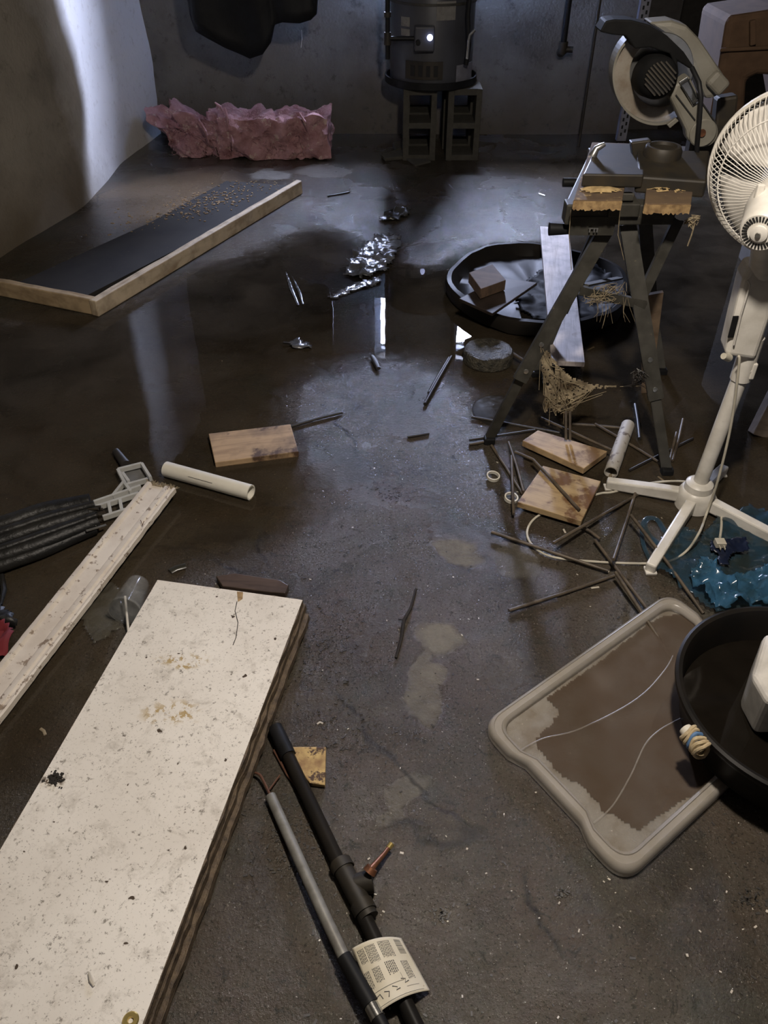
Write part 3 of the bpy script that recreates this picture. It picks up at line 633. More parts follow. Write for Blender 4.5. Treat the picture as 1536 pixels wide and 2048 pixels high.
for i, (pts, r, lab) in enumerate([([(572, 545), (582, 575), (597, 610)], .006, 'frayed pale fibre strand in the water left of the plastic wrap'), ([(588, 560), (600, 585), (606, 608)], .005, 'second frayed fibre strand, the one nearer the puddle')]):
    b = MB(); b.tube([F(x, y, .008) for x, y in pts], [r*.4, r*1.3, r*.8], 6, flat=.4); tag(b.build('fibre_strand', M['foil'], smooth=True), lab, 'fibre')
crumple('wet_rag', pp([(570, 690), (592, 682), (618, 690), (622, 698), (590, 701)]), 0.003, 0.02, 20, M['foil'], 'small wet scrap left of the mirrored window in the puddle', 'scrap', seed=5, edge=0.01)
b = MB(); b.tube([F(744, 712, .012), F(750, 722, .014), F(757, 737, .012)], [.008, .011, .009], 8, flat=.7); tag(b.build('wood_stub', M['stickd'], smooth=True), 'short dark wet stub lying in the puddle below the mirrored window', 'wood stub')
# round black tray / bag
tc = F(1072, 590); tray = thing('rubber_tray', tc, 'round sagging black plastic tray lying in the water left of the workbench legs', 'tray')
b = MB(); seg = 72; R0 = 0.38; prof = [(0.0, .012), (.1, .014), (.2, .018), (.28, .02), (.325, .026), (.345, .055), (.36, .072), (.378, .07), (.385, .05), (.378, .015), (.34, .003), (0, .003)]
for i, (r, z) in enumerate(prof):
    for j in range(seg):
        a = 2*PI*j/seg; q = V(math.cos(a)*r*6, math.sin(a)*r*6, z*9); w_ = 1+.07*noise.noise(V(math.cos(a)*1.5, math.sin(a)*1.5, 2))
        zz = z+.016*noise.fractal(q*1.6, 1, 2, 3)*(1 if r < .33 else .35)
        b.v.append(tc+V(math.cos(a)*r*w_*1.0, math.sin(a)*r*w_*1.05, max(.002 if i > 8 else .006, zz)))
for i in range(len(prof)-1):
    for j in range(seg): b.f.append((i*seg+j, i*seg+(j+1) % seg, (i+1)*seg+(j+1) % seg, (i+1)*seg+j))
b.build('tray_body', M['rubber'], tray, smooth=True)
crumple('folded_liner', pp([(1040, 590), (1085, 560), (1130, 555), (1240, 560), (1250, 620), (1180, 665), (1070, 660), (1030, 625)]), 0.03, 0.03, 7, M['matte'], None, None, parent=tray, seed=2, edge=.03, thick=.003)
def tilt_board(name, quad, zs, th, mat, label, cat='board', parent=None, bevel=0.002, group=None):
    P = [F(x, y, z) for (x, y), z in zip(quad, zs)]; n_ = (P[1]-P[0]).cross(P[2]-P[1]).normalized()
    if n_.z < 0: n_ = -n_
    b = MB(); b.prism(P, -n_*th); o = b.build(name, mat, parent, bevel=bevel)
    if parent is None: tag(o, label, cat, group)
    elif label: o['label'] = label
    return o
tilt_board('wood_offcut', [(938, 545), (985, 528), (1012, 560), (962, 578)], (.172, .172, .170, .170), .042, wood('wet_brown_offcut', (0.12, 0.075, 0.045), (0.05, 0.032, 0.022), 0.3, rough=0.75), 'wet brown wood chunk on the left of the black tray', 'wood offcut')
tilt_board('slate_board', [(918, 597), (1000, 555), (1075, 565), (985, 627)], (.125, .125, .125, .12), .012, M['slab'], 'dark wet flat board lying across the black tray beneath the wood chunk', 'board')
tilt_board('white_plank', [(1080, 452), (1137, 456), (1170, 725), (1103, 722)], (.103,)*4, .018, wood('whitewashed_plank', (0.56, 0.50, 0.48), (0.36, 0.30, 0.27), ga((1108, 724), (1108, 452)), rough=0.6, wet=((0.28, 0.20, 0.14), 8, .62)), 'faded white plank lying across the black tray, left of the workbench', 'plank')
# pitted disc
dc = F(975, 722); dk = thing('pitted_disc', dc, 'round dark pitted disc sitting in the puddle by the left workbench leg', 'disc')
b = MB(); seg = 48; prof = [(0, .050), (.02, .050), (.04, .052), (.06, .051), (.075, .053), (.086, .050), (.092, .040), (.092, .006), (.085, 0), (0, 0)]
for i, (r, z) in enumerate(prof):
    for j in range(seg):
        a = 2*PI*j/seg; q = V(math.cos(a)*r*60, math.sin(a)*r*60, z*40); b.v.append(dc+V(math.cos(a)*r, math.sin(a)*r, max(0, z+(.006*noise.noise(q) if i < 6 else 0)))*1.0)
for i in range(len(prof)-1):
    for j in range(seg): b.f.append((i*seg+j, i*seg+(j+1) % seg, (i+1)*seg+(j+1) % seg, (i+1)*seg+j))
b.build('disc_body', M['pit'], dk, smooth=True)
b = MB(); b.tube([dc+V(.085, -.0, .035), F(1057, 727, .03)], .006, 8); b.build('handle', M['stick'], dk, smooth=True)
dl = F(1003, 822); b = MB(); b.lathe([(0, .003), (.095, .003), (.10, .001), (.098, 0), (0, 0)], dl, seg=40); tag(b.build('sunken_lid', M['black'], smooth=True), 'flat dark round lid under the water below the pitted disc', 'lid')

# ================================================================== WORKBENCH
wb = thing('folding_workbench', F(1150, 850), 'folding workbench with worn wooden jaws on dark splayed steel legs', 'workbench')
zt = .775
def jaw(x0, x1, name='jaw'):
    P = [F(x0[0], x0[1], zt), F(x1[0], x1[1], zt)]; n_ = 30; b = MB(); bk = [F(x0[2], x0[3], zt), F(x1[2], x1[3], zt)]
    xa, xb = P[0].x, P[1].x; ya = (P[0].y+P[1].y)/2
    b.prism([V(xa, ya, zt), V(xb, ya, zt), bk[1], bk[0]], (0, 0, -.022)); o = b.build(name, M['jaw'], wb, bevel=.002)
    e = MB(); pts = []
    for i in range(n_+1):
        x = xa+(xb-xa)*i/n_; e.v += [V(x, ya-.003, zt-.003), V(x, ya-.003, zt-.021-.008*random.random()), V(x, ya+.002, zt-.003), V(x, ya+.002, zt-.021)]
    for i in range(n_): 
        k = i*4; e.f += [(k, k+4, k+5, k+1), (k+2, k+3, k+7, k+6), (k, k+2, k+6, k+4), (k+1, k+5, k+7, k+3)]
    o2 = e.build('chipped_edge', M['chipedge'], o); o2['label'] = 'raw splintered chipboard edge'
    return xa, xb, ya
ja = jaw((1146, 398, 1184, 284), (1246, 402, 1266, 287)); jb = jaw((1288, 405, 1302, 290), (1384, 409, 1398, 293))
for a_, cx, cy in ((ja, 1200, 380), (jb, 1340, 378)):
    b = MB(); 
    P0 = F(cx, cy, zt+0.0006)
    for i in range(25):
        for j in range(13):
            u, v_ = i/24*2-1, j/12*2-1; r = max(0, 1-(u*u+v_*v_)); p = P0+V(u*.062, v_*.028, 0); b.v.append(V(p.x, p.y, P0.z+r*(.006+.005*noise.noise(p*60))))
    for i in range(24):
        for j in range(12):
          if ((i-11.5)/12)**2+((j-5.5)/6)**2+.5*noise.noise(V(i*.5, j*.7, cx)) < .8 and (cx < 1250 or noise.noise(V(i*.3, j*.5, 7)) > 0): b.f.append((i*13+j, i*13+13+j, i*13+14+j, i*13+j+1))
    tag(b.build('sawdust_pile', M['sawdust'], smooth=True), 'sawdust heaped on the %s wooden jaw of the workbench' % ('left' if cx < 1250 else 'right'), 'sawdust', kind='stuff')
xm = (ja[1]+jb[0])/2
b = MB(); b.box((xm, 2.2, zt-.045), (jb[0]-ja[1]+.03, .10, .035)); b.box((xm, 2.16, zt-.012), (jb[0]-ja[1]-.01, .008, .02)); b.build('end_bracket', M['steel'], wb, bevel=.003)
b = MB(); b.box(((ja[0]+jb[1])/2, 2.19, zt-.062), (jb[1]-ja[0]+.0, .05, .055)); bl = F(1192, 290, zt); br = F(1392, 296, zt); b.box(((bl.x+br.x)/2, 2.66, zt-.062), (br.x-bl.x, .05, .055)); b.beam((ja[0]+.02, 2.2, zt-.06), (bl.x+.02, 2.66, zt-.06), .03, .05); b.beam((jb[1]-.02, 2.2, zt-.06), (br.x-.02, 2.66, zt-.06), .03, .05); b.build('top_frame', M['steel'], wb, bevel=.004)
for s_, X in ((0, D(1120, 458, 2.2)), ):
    b = MB(); b.tube([X+V(-.03, 0, 0), X+V(.06, 0, 0)], [.018, .012], 14); b.build('vise_handle', M['black'], wb, smooth=True)
q = D(1145, 365, 2.62); b = MB(); b.tube([q+V(-.03, 0, 0), q+V(.04, 0, 0)], .014, 12); b.build('vise_handle', M['black'], wb, smooth=True)
def channel(b, p0, p1, w_, t=.004, lip=.014, up=(0, -1, 0)):
    p0 = Vector(p0); p1 = Vector(p1); d = (p1-p0).normalized(); u = Vector(up); s_ = d.cross(u).normalized()
    b.beam(p0, p1, w_, t, up); 
    for k in (-1, 1): b.beam(p0+s_*k*(w_/2)-u*lip/2, p1+s_*k*(w_/2)-u*lip/2, t, lip, up)
bolts = []
for dy, far in ((0, False), (0.0, True)):
    o3 = V(0, dy, 0)
    Lt = D(1212, 462, 2.2)+o3; Lk = D(1040, 762, 2.10)+o3; Lb = F(978, 886)+o3
    Rt = D(1256, 448, 2.2)+o3; Rk = D(1313, 800, 2.03)+o3; Rb = F(1332, 948)+o3
    if far: Lt, Lk, Lb, Rt, Rk, Rb = D(1212, 430, 2.62), D(1124, 625, 2.64), F(1072, 752), D(1290, 430, 2.62), D(1302, 600, 2.66), F(1322, 748)
    Lb.z = Rb.z = 0.012
    for (t_, k_, f_) in ((Lt, Lk, Lb), (Rt, Rk, Rb)):
        b = MB(); channel(b, t_, k_, .040); lg = b.build('leg', M['steel'], wb)
        b = MB(); channel(b, k_+(t_-k_).normalized()*.05+V(0, .008, 0), f_+V(0, 0, 0), .026); lw = b.build('leg_extension', M['steel'], wb)
        b = MB(); b.box(f_+V(0, 0, 0), (.035, .03, .022)); b.build('foot', M['black'], wb, bevel=.004)
        if not far:
            for q_ in (.06, .0+.0):
                pass
            dd = (t_-k_).normalized()
            for s_ in (.035, .125):
                p = k_+dd*s_+V(0, -.003, 0); b = MB(); b.lathe([(0, 0), (.008, 0), (.007, .004), (0, .005)], p, (0, -1, 0), seg=12); b.build('bolt', M['zinc'], wb, smooth=True)
    if far: continue
    b = MB(); channel(b, D(1358, 440, 2.2), D(1286, 592, 2.14), .026); b.build('brace', M['steel'], wb)
    b = MB(); channel(b, D(1160, 582, 2.16), D(1292, 612, 2.12), .022); b.build('cross_brace', M['steel'], wb)
b = MB(); b.beam(D(1170, 570, 2.18), D(1240, 556, 2.62), .022, .006, (0, 0, 1)); b.build('cross_brace', M['steel'], wb)
b = MB(); b.box(D(1185, 452, 2.165), (.12, .004, .05)); b.build('side_plate', M['steel'], wb)
q = D(1186, 461, 2.155); b = MB()
for dx in (-.009, .003, .011): b.box(q+V(dx, 0, 0), (.004, .003, .010)); 
b.box(q+V(0, 0, .006), (.026, .003, .002)); b.build('stamped_mark', M['zinc'], wb)
# cobwebs
def webby(b, P, n_, r=.0009, rnd=.006):
    for _ in range(n_):
        i, j = random.sample(range(len(P)), 2); p, q = P[i], P[j]; t0, t1 = random.random()*.3, .7+random.random()*.3
        a, c_ = p.lerp(q, t0), p.lerp(q, t1); m_ = (a+c_)/2+V(random.gauss(0, rnd), random.gauss(0, rnd), -abs(random.gauss(0, rnd)))
        b.tube([a, m_, c_], r, 4, cap=False)
cw = thing('cobweb', D(1105, 790, 2.12), 'brown tattered dusty cobweb hanging between the two front workbench legs', 'cobweb')
out = [(1082, 690), (1100, 710), (1120, 735), (1145, 755), (1180, 768), (1240, 773), (1185, 778), (1168, 792), (1150, 815), (1140, 828), (1125, 815), (1112, 832), (1100, 812), (1088, 828), (1090, 790), (1084, 740)]
xy = out; b = MB(); ids = {}; stp = 3
def wv(i, j):
    if (i, j) not in ids:
        px, py = i*stp, j*stp; ids[(i, j)] = len(b.v); b.v.append(D(px+random.uniform(-.6, .6), py+random.uniform(-.6, .6), 2.13+.03*noise.noise(V(px*.03, py*.03, 0))))
    return ids[(i, j)]
for i in range(1075//stp, 1250//stp):
    for j in range(680//stp, 840//stp):
        px, py = (i+.5)*stp, (j+.5)*stp
        if inpoly(px, py, xy) and noise.noise(V(px*.07, py*.07, 3)) > -.32 and random.random() > .10: b.f.append((wv(i, j), wv(i+1, j), wv(i+1, j+1), wv(i, j+1)))
b.build('web_sheet', M['web'], cw, solid=.0008)
b = MB()
webby(b, [D(*p, 2.12) for p in out], 26)
for q in [[(1240, 773), (1290, 772)], [(1082, 690), (1078, 780)], [(1150, 815), (1190, 775)], [(1100, 812), (1098, 850)], [(1128, 818), (1127, 848)]]: b.tube([D(*q[0], 2.12), D(*q[1], 2.12)], .001, 4)
o = b.build('web_strands', M['web'], cw); o['kind'] = 'stuff'
c2_ = thing('cobweb', D(1230, 580, 2.13), 'clotted cobweb strands draped on the upper cross brace of the workbench', 'cobweb')
b = MB(); P = [D(1165+random.random()*95, 562+random.random()*48, 2.13+.03*random.random()) for _ in range(26)]; webby(b, P, 70, .0007, .012)
for k in range(12):
    x = 1190+random.random()*70; b.tube([D(x, 595, 2.12), D(x+random.gauss(0, 5), 612+random.random()*15, 2.12), D(x+random.gauss(0, 8), 625+random.random()*35, 2.12)], .0005, 4)
o = b.build('web_strands', M['web'], c2_); o['kind'] = 'stuff'
c3_ = thing('cobweb', D(1380, 430, 2.1), 'string of clotted cobweb dangling from the right end of the workbench top', 'cobweb')
b = MB(); P = [D(1370+random.random()*32, 425+random.random()*30, 2.15) for _ in range(12)]; webby(b, P, 26, .0016, .008); b.tube([D(1390, 445, 2.14), D(1383, 470, 2.14), D(1375, 492, 2.14)], .0022, 5)
b.tube([D(1142, 420, 2.14), D(1138, 470, 2.14), D(1143, 540, 2.14)], .001, 4); b.tube([D(1240, 420, 2.14), D(1236, 470, 2.14), D(1248, 520, 2.14)], .001, 4)
o = b.build('web_strands', M['web'], c3_); o['kind'] = 'stuff'
c4_ = thing('cobweb', D(1270, 750, 2.08), 'dark clump of cobweb caught on the right front workbench leg', 'cobweb')
b = MB(); P = [D(1262+random.random()*34, 735+random.random()*40, 2.06) for _ in range(20)]; webby(b, P, 60, .0013, .012); o = b.build('web_strands', M['stickd'], c4_); o['kind'] = 'stuff'
p0 = F(1316, 790, .0); 
b = MB(); q0, q1 = D(1308, 586, 2.35), D(1330, 740, 2.30); b.beam(q0, V(q1.x-.0, 2.42, .004), .055, .012, (0, -1, 0), .035)
tag(b.build('wood_lath', wood('brown_lath', (0.20, 0.14, 0.09), (0.10, 0.065, 0.04), 0, rough=.7)), 'brown strip of wood standing behind the right front workbench leg', 'lath')

# ================================================================== CHOP SAW
sw = thing('chop_saw', (jb[0], 2.45, zt), 'dusty grey chop saw with black motor and hazy blade guard on the workbench', 'saw')
def plate(pts, d, th, name, mat, parent=sw, bevel=.004, lab=None, axis=V(0, 1, 0)):
    b = MB(); b.prism([D(x, y, d) for x, y in pts], axis*th); o = b.build(name, mat, parent, bevel=bevel)
    if lab: o['label'] = lab
    return o
def arc(cx, cy, rx, ry, a0, a1, n_=18): return [(cx+rx*math.cos(math.radians(a0+(a1-a0)*i/n_)), cy-ry*math.sin(math.radians(a0+(a1-a0)*i/n_))) for i in range(n_+1)]
# base: cast table on the jaws
b = MB(); P = [F(1196, 285, zt+.035), F(1298, 290, zt+.035), F(1288, 350, zt+.035), F(1166, 348, zt+.035)]; b.prism(P, (0, 0, -.0335)); b.build('table_plate', M['cast'], sw, bevel=.004)
b = MB(); P = [F(1275, 300, zt+.05), F(1420, 300, zt+.05), F(1415, 362, zt+.03), F(1275, 352, zt+.03)]; b.prism(P, (0, 0, -.045)); b.build('base_casting', M['cast'], sw, bevel=.006)
c = F(1326, 300, zt+.06); b = MB(); b.lathe([(0, -.03), (.05, -.03), (.052, 0), (.046, .012), (.038, .012), (.036, .004), (0, .002)], c, seg=32); b.build('turntable', M['cast'], sw, smooth=True)
b = MB(); b.tube([D(1340, 325, 2.40), D(1415, 330, 2.42)], .026, 18); b.build('pivot_barrel', M['cast'], sw, smooth=True)
plate([(1262, 285), (1302, 280), (1308, 300), (1300, 336), (1270, 336)], 2.36, .03, 'fence', M['cast'])
plate([(1282, 322), (1290, 316), (1296, 332), (1290, 336)], 2.335, .01, 'clamp_tip', M['zinc'], bevel=.001)
b = MB(); q = F(1185, 312, zt+.036); b.tube([q, q+V(.008, 0, .02), q+V(.03, .005, .03)], [.012, .009, .006], 10); b.build('clamp_knob', M['zinc'], sw, smooth=True)
# column from base up to the arm pivot
b = MB(); b.beam(D(1395, 312, 2.47), D(1405, 262, 2.47), .07, .05, (0, -1, 0)); b.build('hinge_bracket', M['cast'], sw, bevel=.008)
b = MB(); b.beam(D(1440, 300, 2.62), D(1452, 190, 2.62), .06, .05, (0, -1, 0)); b.build('rear_bracket', M['cast'], sw, bevel=.008)
# lower guard crescent (outer disc sector, hollow centre)
outer = arc(1313, 152, 87, 98, 118, 318, 40); inner = arc(1318, 148, 58, 66, 318, 118, 40)
plate(outer+inner, 2.455, .018, 'blade_guard', M['guard'], lab='hazy brownish crescent guard', bevel=.002)
ri = arc(1313, 152, 88, 99, 118, 318, 40)+arc(1313, 152, 84, 94, 318, 118, 40); plate(ri, 2.44, .05, 'guard_rim', M['saw_grey'], bevel=0)
cc = D(1310, 150, 2.48); b = MB(); b.lathe([(0, -.002), (.102, -.002), (.104, 0), (.102, .002), (0, .002)], cc, (0, 1, 0), seg=64); b.build('blade', M['zinc'], sw)
# upper black guard arc
up_ = [(1200, 64), (1212, 42), (1230, 39), (1262, 40), (1300, 50), (1335, 72), (1368, 104), (1388, 134), (1380, 138), (1355, 122), (1358, 150), (1340, 108), (1300, 95), (1270, 98), (1262, 86), (1252, 72), (1225, 70)]
plate(up_, 2.40, .07, 'upper_guard', M['matte'], lab='curved black upper guard', bevel=.006)
# motor with slots
mc = D(1307, 152, 2.42); b = MB(); ax = V(-.05, -1, .12).normalized(); b.lathe([(0, .075), (.036, .075), (.046, .066), (.052, .05), (.054, -.02), (0, -.02)], mc, ax, seg=40); mo = b.build('motor', M['matte'], sw, smooth=True)
xx = V(1, 0, 0); xx = (xx-ax*xx.dot(ax)).normalized(); yy = ax.cross(xx)
for k in range(-4, 5):
    hl = math.sqrt(max(0, .040**2-(k*.0085)**2)); dv = (xx*.75+yy*-.65).normalized(); pv = ax.cross(dv)
    b = MB(); p = mc+ax*.077+pv*k*.0085; b.beam(p-dv*hl, p+dv*hl, .004, .005, ax); b.build('vent_rib', M['cast'], mo)
# rear housing
plate([(1298, 46), (1345, 42), (1375, 52), (1400, 78), (1462, 170), (1432, 196), (1412, 200), (1395, 160), (1385, 130), (1350, 80)], 2.50, .09, 'rear_housing', M['saw_grey'], bevel=.012)
b = MB(); b.beam(D(1422, 152, 2.49), D(1448, 180, 2.49), .045, .03, (0, -1, 0)); b.build('handle_socket', M['saw_grey'], sw, bevel=.012, seg=3)
# arm
plate([(1352, 168), (1378, 150), (1398, 190)]+arc(1405, 264, 33, 32, 35, -160, 16)+[(1372, 262), (1340, 196)], 2.38, .045, 'pivot_arm', M['saw_grey'], bevel=.008)
for (a_, b_) in (((1352, 190), (1390, 240)), ((1398, 196), (1432, 246))):
    b = MB(); b.beam(D(*a_, 2.377), D(*b_, 2.377), .003, .004, (0, -1, 0)); b.build('arm_groove', M['slot'], sw)
b = MB(); b.lathe([(0, 0), (.037, 0), (.037, .006), (.034, .009), (0, .009)], D(1405, 265, 2.382), (0, -1, 0), seg=32); cv = b.build('pivot_cover', M['saw_grey'], sw, smooth=True)
b = MB(); b.lathe([(0, 0), (.0105, 0), (.0095, .004), (0, .004)], D(1404, 266, 2.371), (0, -1, 0), seg=20); b.build('pivot_plug', M['copper'], cv, smooth=True)
pl = plate([(1358, 164), (1375, 153), (1400, 204), (1386, 213)], 2.374, .006, 'spec_plate', M['chrome'], bevel=.001, lab='shiny metal plate with a dark border')
for (a_, b_) in (((1362, 170), (1380, 158)), ((1362, 170), (1385, 206)), ((1377, 160), (1397, 200)), ((1386, 208), (1396, 201))):
    b = MB(); b.beam(D(*a_, 2.369), D(*b_, 2.369), .003, .002, (0, -1, 0)); b.build('plate_border', M['slot'], pl)
plate([(1334, 250), (1352, 236), (1358, 242), (1340, 257)], 2.38, .012, 'link_tab', M['saw_grey'], bevel=.002)
b = MB(); b.tube([D(1384, 136, 2.40), D(1398, 165, 2.36), D(1402, 195, 2.345), D(1399, 240, 2.345), D(1394, 295, 2.34), D(1393, 330, 2.36), F(1400, 352, zt+.02)], .0065, 10); b.build('power_cord', M['black'], sw, smooth=True)

# ================================================================== BACKGROUND RIGHT
cr = thing('storage_crate', (1.95, 3.35, 0), 'dark wooden crate in the shadows behind the fan', 'crate')
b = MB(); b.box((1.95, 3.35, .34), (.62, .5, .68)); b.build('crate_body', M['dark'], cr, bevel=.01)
cs = thing('tool_case', (1.80, 3.35, .681), 'brown moulded plastic case on top of the dark crate, upper right corner', 'case')
pts = [(1420, 250), (1437, 150), (1446, 96), (1455, 40), (1466, 32), (1560, 18), (1640, 20), (1660, 250), (1590, 250), (1580, 170), (1560, 152), (1515, 150), (1495, 160), (1488, 250)]
b = MB(); Pz = [D(x, y, 3.2) for x, y in pts]; zmin = min(p.z for p in Pz)
Pz = [V(p.x, p.y, max(p.z, .683)) for p in Pz]
b.prism(Pz, (0, .3, 0)); b.build('shell', M['case'], cs, bevel=.02, seg=3)
b = MB(); b.beam(D(1505, 40, 3.19), D(1505, 90, 3.19), .02, .02, (0, -1, 0)); b.beam(D(1440, 100, 3.19), D(1600, 92, 3.19), .012, .012, (0, -1, 0)); b.build('moulded_rib', M['case'], cs, bevel=.004)
# wooden post stub
b = MB(); q = D(1522, 845, 1.98); b.beam(F(1515, 870), V(F(1515, 870).x+.12, F(1515, 870).y+.12, .36), .055, .04, (0, -1, 0)); tag(b.build('wood_post', wood('old_post', (0.13, 0.10, 0.075), (0.07, 0.05, 0.038), 0, rough=.7), bevel=.003), 'short grey-brown post leaning at the right edge behind the fan pole', 'post')

# ================================================================== FAN
fb = F(1385, 1012); fan = thing('pedestal_fan', fb, 'white pedestal fan with a wire cage on a cross base, seen from behind', 'fan')
hub = V(fb.x, fb.y, 0)
b = MB(); b.lathe([(0, .004), (.052, .004), (.052, .05), (.046, .062), (.040, .066), (.038, .085), (.030, .092), (.024, .094), (0, .094)], hub, seg=36); b.build('hub', M['fan'], fan, smooth=True)
for (x, y, s_) in ((1213, 966, .95), (1300, 1138, 1.0), (1620, 1112, 1.0), (1447, 938, 1.0)):
    e = F(x, y, .018); d = V(e.x-hub.x, e.y-hub.y, 0); L = d.length; d.normalize()
    b = MB(); b.beam(hub+d*.04+V(0, 0, .033), hub+d*L+V(0, 0, .019), .030, .040, (0, 0, 1), .028, .030)
    lg = b.build('base_arm', M['fan'], fan, bevel=.005)
    b = MB(); b.box(hub+d*(L-.01)+V(0, 0, .004), (.03, .03, .008)); b.build('foot_pad', M['fan'], lg, bevel=.002)
top = D(1494, 716, 1.80); PX = hub.x+(-.004)
b = MB(); b.tube([hub+V(0, 0, .08), V(top.x, 1.80, top.z-.02)], .0205, 20); b.build('lower_tube', M['fan'], fan, smooth=True)
b = MB(); b.tube([V(top.x, 1.80, top.z-.06), V(top.x, 1.80, top.z+.06)], .026, 20); b.build('collar', M['fan'], fan, smooth=True)
# height knob
q = D(1506, 742, 1.78); b = MB(); b.box(q, (.012, .012, .045)); b.box(q+V(-.012, 0, 0), (.02, .01, .01)); b.build('height_knob', M['fan'], fan, bevel=.003)
# control housing
pts_b = [(1449, 712), (1512, 722), (1540, 640), (1556, 540), (1500, 535), (1486, 560), (1466, 640)]
b = MB(); b.prism([D(x, y, 1.765) for x, y in pts_b], (0.01, .075, 0)); hs = b.build('control_housing', M['fan'], fan, bevel=.012, seg=3)
b = MB(); b.beam(D(1461, 675, 1.762), D(1472, 632, 1.762), .014, .004, (0, -1, 0)); b.build('switch_label', M['black'], hs, bevel=.001)
b = MB(); b.tube([D(1458, 716, 1.762), D(1447, 712, 1.75)], [.010, .008], 12); b.build('swivel_knob', M['cord'], hs, smooth=True)
b = MB(); b.tube([D(1468, 690, 1.758), D(1482, 630, 1.758), D(1500, 570, 1.758), D(1496, 560, 1.758)], .0022, 6); b.build('seam', M['white'], hs)
# motor + cage
cap = D(1519, 466, 1.66); cc = D(1597, 357, 1.86); ax = (cc-cap).normalized()
b = MB(); b.lathe([(0, 0), (.039, 0), (.042, .003), (.045, .012), (.050, .04), (.060, .08), (.064, .12), (.056, .18), (0, .19)], cap, ax, seg=48); mt = b.build('motor_housing', M['fan'], fan, smooth=True)
b = MB(); b.lathe([(.0, -.001), (.018, -.001), (.018, -.006), (.012, -.008), (0, -.008)], cap, ax, seg=24); b.build('back_boss', M['fan'], mt, smooth=True)
b = MB(); b.lathe([(0, -.009), (.006, -.009), (.0055, -.012), (0, -.012)], cap, ax, seg=16); b.build('screw', M['zinc'], mt, smooth=True)
xx = (V(1, 0, 0)-ax*ax.x).normalized(); yy = ax.cross(xx)
for k in range(30):
    a = 2*PI*k/30; dv = xx*math.cos(a)+yy*math.sin(a); b = MB(); b.beam(cap-ax*.0005+dv*.025, cap-ax*.0005+dv*.036, .0034, .002, ax); b.build('vent_slot', M['slot'], mt)
b = MB(); nk = V(top.x, 1.80, 0); b.tube([D(1522, 550, 1.80), cap+ax*.07-V(0, 0, .03)], [.03, .026], 18); b.build('neck', M['fan'], fan, smooth=True)
b = MB(); q = cap+ax*.09+V(-.045, 0, .04); b.box(q, (.016, .012, .04)); b.build('cage_clip', M['fan'], fan, bevel=.003)
RC = 0.198
def pol(r, h, a): return cc+ax*h+(xx*math.cos(a)+yy*math.sin(a))*r
def wires(prof, n_, r, tw=0.0):
    b = MB()
    for k in range(n_):
        a = 2*PI*k/n_; b.tube([pol(rr, hh, a+tw*(1-rr/RC)) for rr, hh in prof], r, 5, cap=False)
    return b
rear = [(.045, -.075), (.10, -.075), (.155, -.055), (.188, -.022), (.197, -.004)]
frontp = [(.197, .004), (.192, .03), (.155, .075), (.10, .095), (.045, .10)]
o = wires(rear, 96, .0011).build('rear_grille', M['fan'], fan); o['kind'] = 'stuff'
o = wires(frontp, 96, .0011, .25).build('front_grille', M['fan'], fan); o['kind'] = 'stuff'
def ring(r, h, t): 
    b = MB(); b.tube([pol(r, h, 2*PI*k/64) for k in range(64)], t, 6, closed=True); return b
ring(RC, 0, .006).build('rim_band', M['fan'], fan, smooth=True)
for r, h in ((.045, -.075), (.160, -.052), (.160, .072), (.045, .1)): ring(r, h, .0018).build('cage_ring', M['fan'], fan, smooth=True)
b = MB(); b.lathe([(0, .098), (.045, .098), (.045, .104), (0, .106)], cc, ax, seg=32); b.build('front_badge', M['fan'], fan, smooth=True)
b = MB(); b.lathe([(0, -.02), (.03, -.02), (.032, .04), (.02, .05), (0, .052)], cc, ax, seg=24); b.build('blade_hub', M['fanblade'], fan, smooth=True)
for k in range(4):
    b = MB(); n1, n2 = 10, 8
    for i in range(n1+1):
        rr = .03+(.185-.03)*i/n1; wd = .30+1.15*math.sin(min(1, i/n1*1.0)*PI*.62)*.75
        for j in range(n2+1):
            a = 2*PI*k/4+.4+(j/n2-.5)*wd+.25*i/n1; b.v.append(pol(rr, .012+(j/n2-.5)*.045, a))
    for i in range(n1):
        for j in range(n2): b.f.append((i*(n2+1)+j, (i+1)*(n2+1)+j, (i+1)*(n2+1)+j+1, i*(n2+1)+j+1))
    b.build('blade', M['fanblade'], fan, smooth=True, solid=.002)
# cord
def smoothpath(P, n_=6):
    out = []
    for i in range(len(P)-1):
        a, b_, c_, d = P[max(i-1, 0)], P[i], P[i+1], P[min(i+2, len(P)-1)]
        for j in range(n_):
            t = j/n_; out.append(.5*((2*b_)+(c_-a)*t+(2*a-5*b_+4*c_-d)*t*t+(3*b_-a-3*c_+d)*t**3))
    return out+[P[-1]]
cp_ = [D(1476, 712, 1.755), D(1478, 730, 1.75), D(1462, 850, 1.75), D(1436, 960, 1.74), D(1412, 1030, 1.73), F(1400, 1062, .07), F(1375, 1100, .02), F(1340, 1122, .006), F(1290, 1127, .005), F(1200, 1124, .005), F(1110, 1115, .005), F(1070, 1096, .005), F(1054, 1068, .005), F(1066, 1040, .005), F(1100, 1020, .005),
      F(1160, 1000, .005), F(1200, 987, .005), F(1226, 984, .005), F(1290, 968, .005), F(1350, 962, .005), F(1395, 968, .005), F(1425, 985, .005), F(1440, 1020, .006), F(1443, 1048, .030), F(1440, 1074, .046)]
b = MB(); b.tube(smoothpath(cp_), .0034, 8); cd = b.build('power_cord', M['cord'], fan, smooth=True)
b = MB(); q = F(1440, 1086, .046); b.box(q, (.026, .024, .016)); b.box(q+V(-.006, -.018, 0), (.002, .016, .006)); b.box(q+V(.006, -.018, 0), (.002, .016, .006)); b.build('plug', M['cord'], cd, bevel=.002)

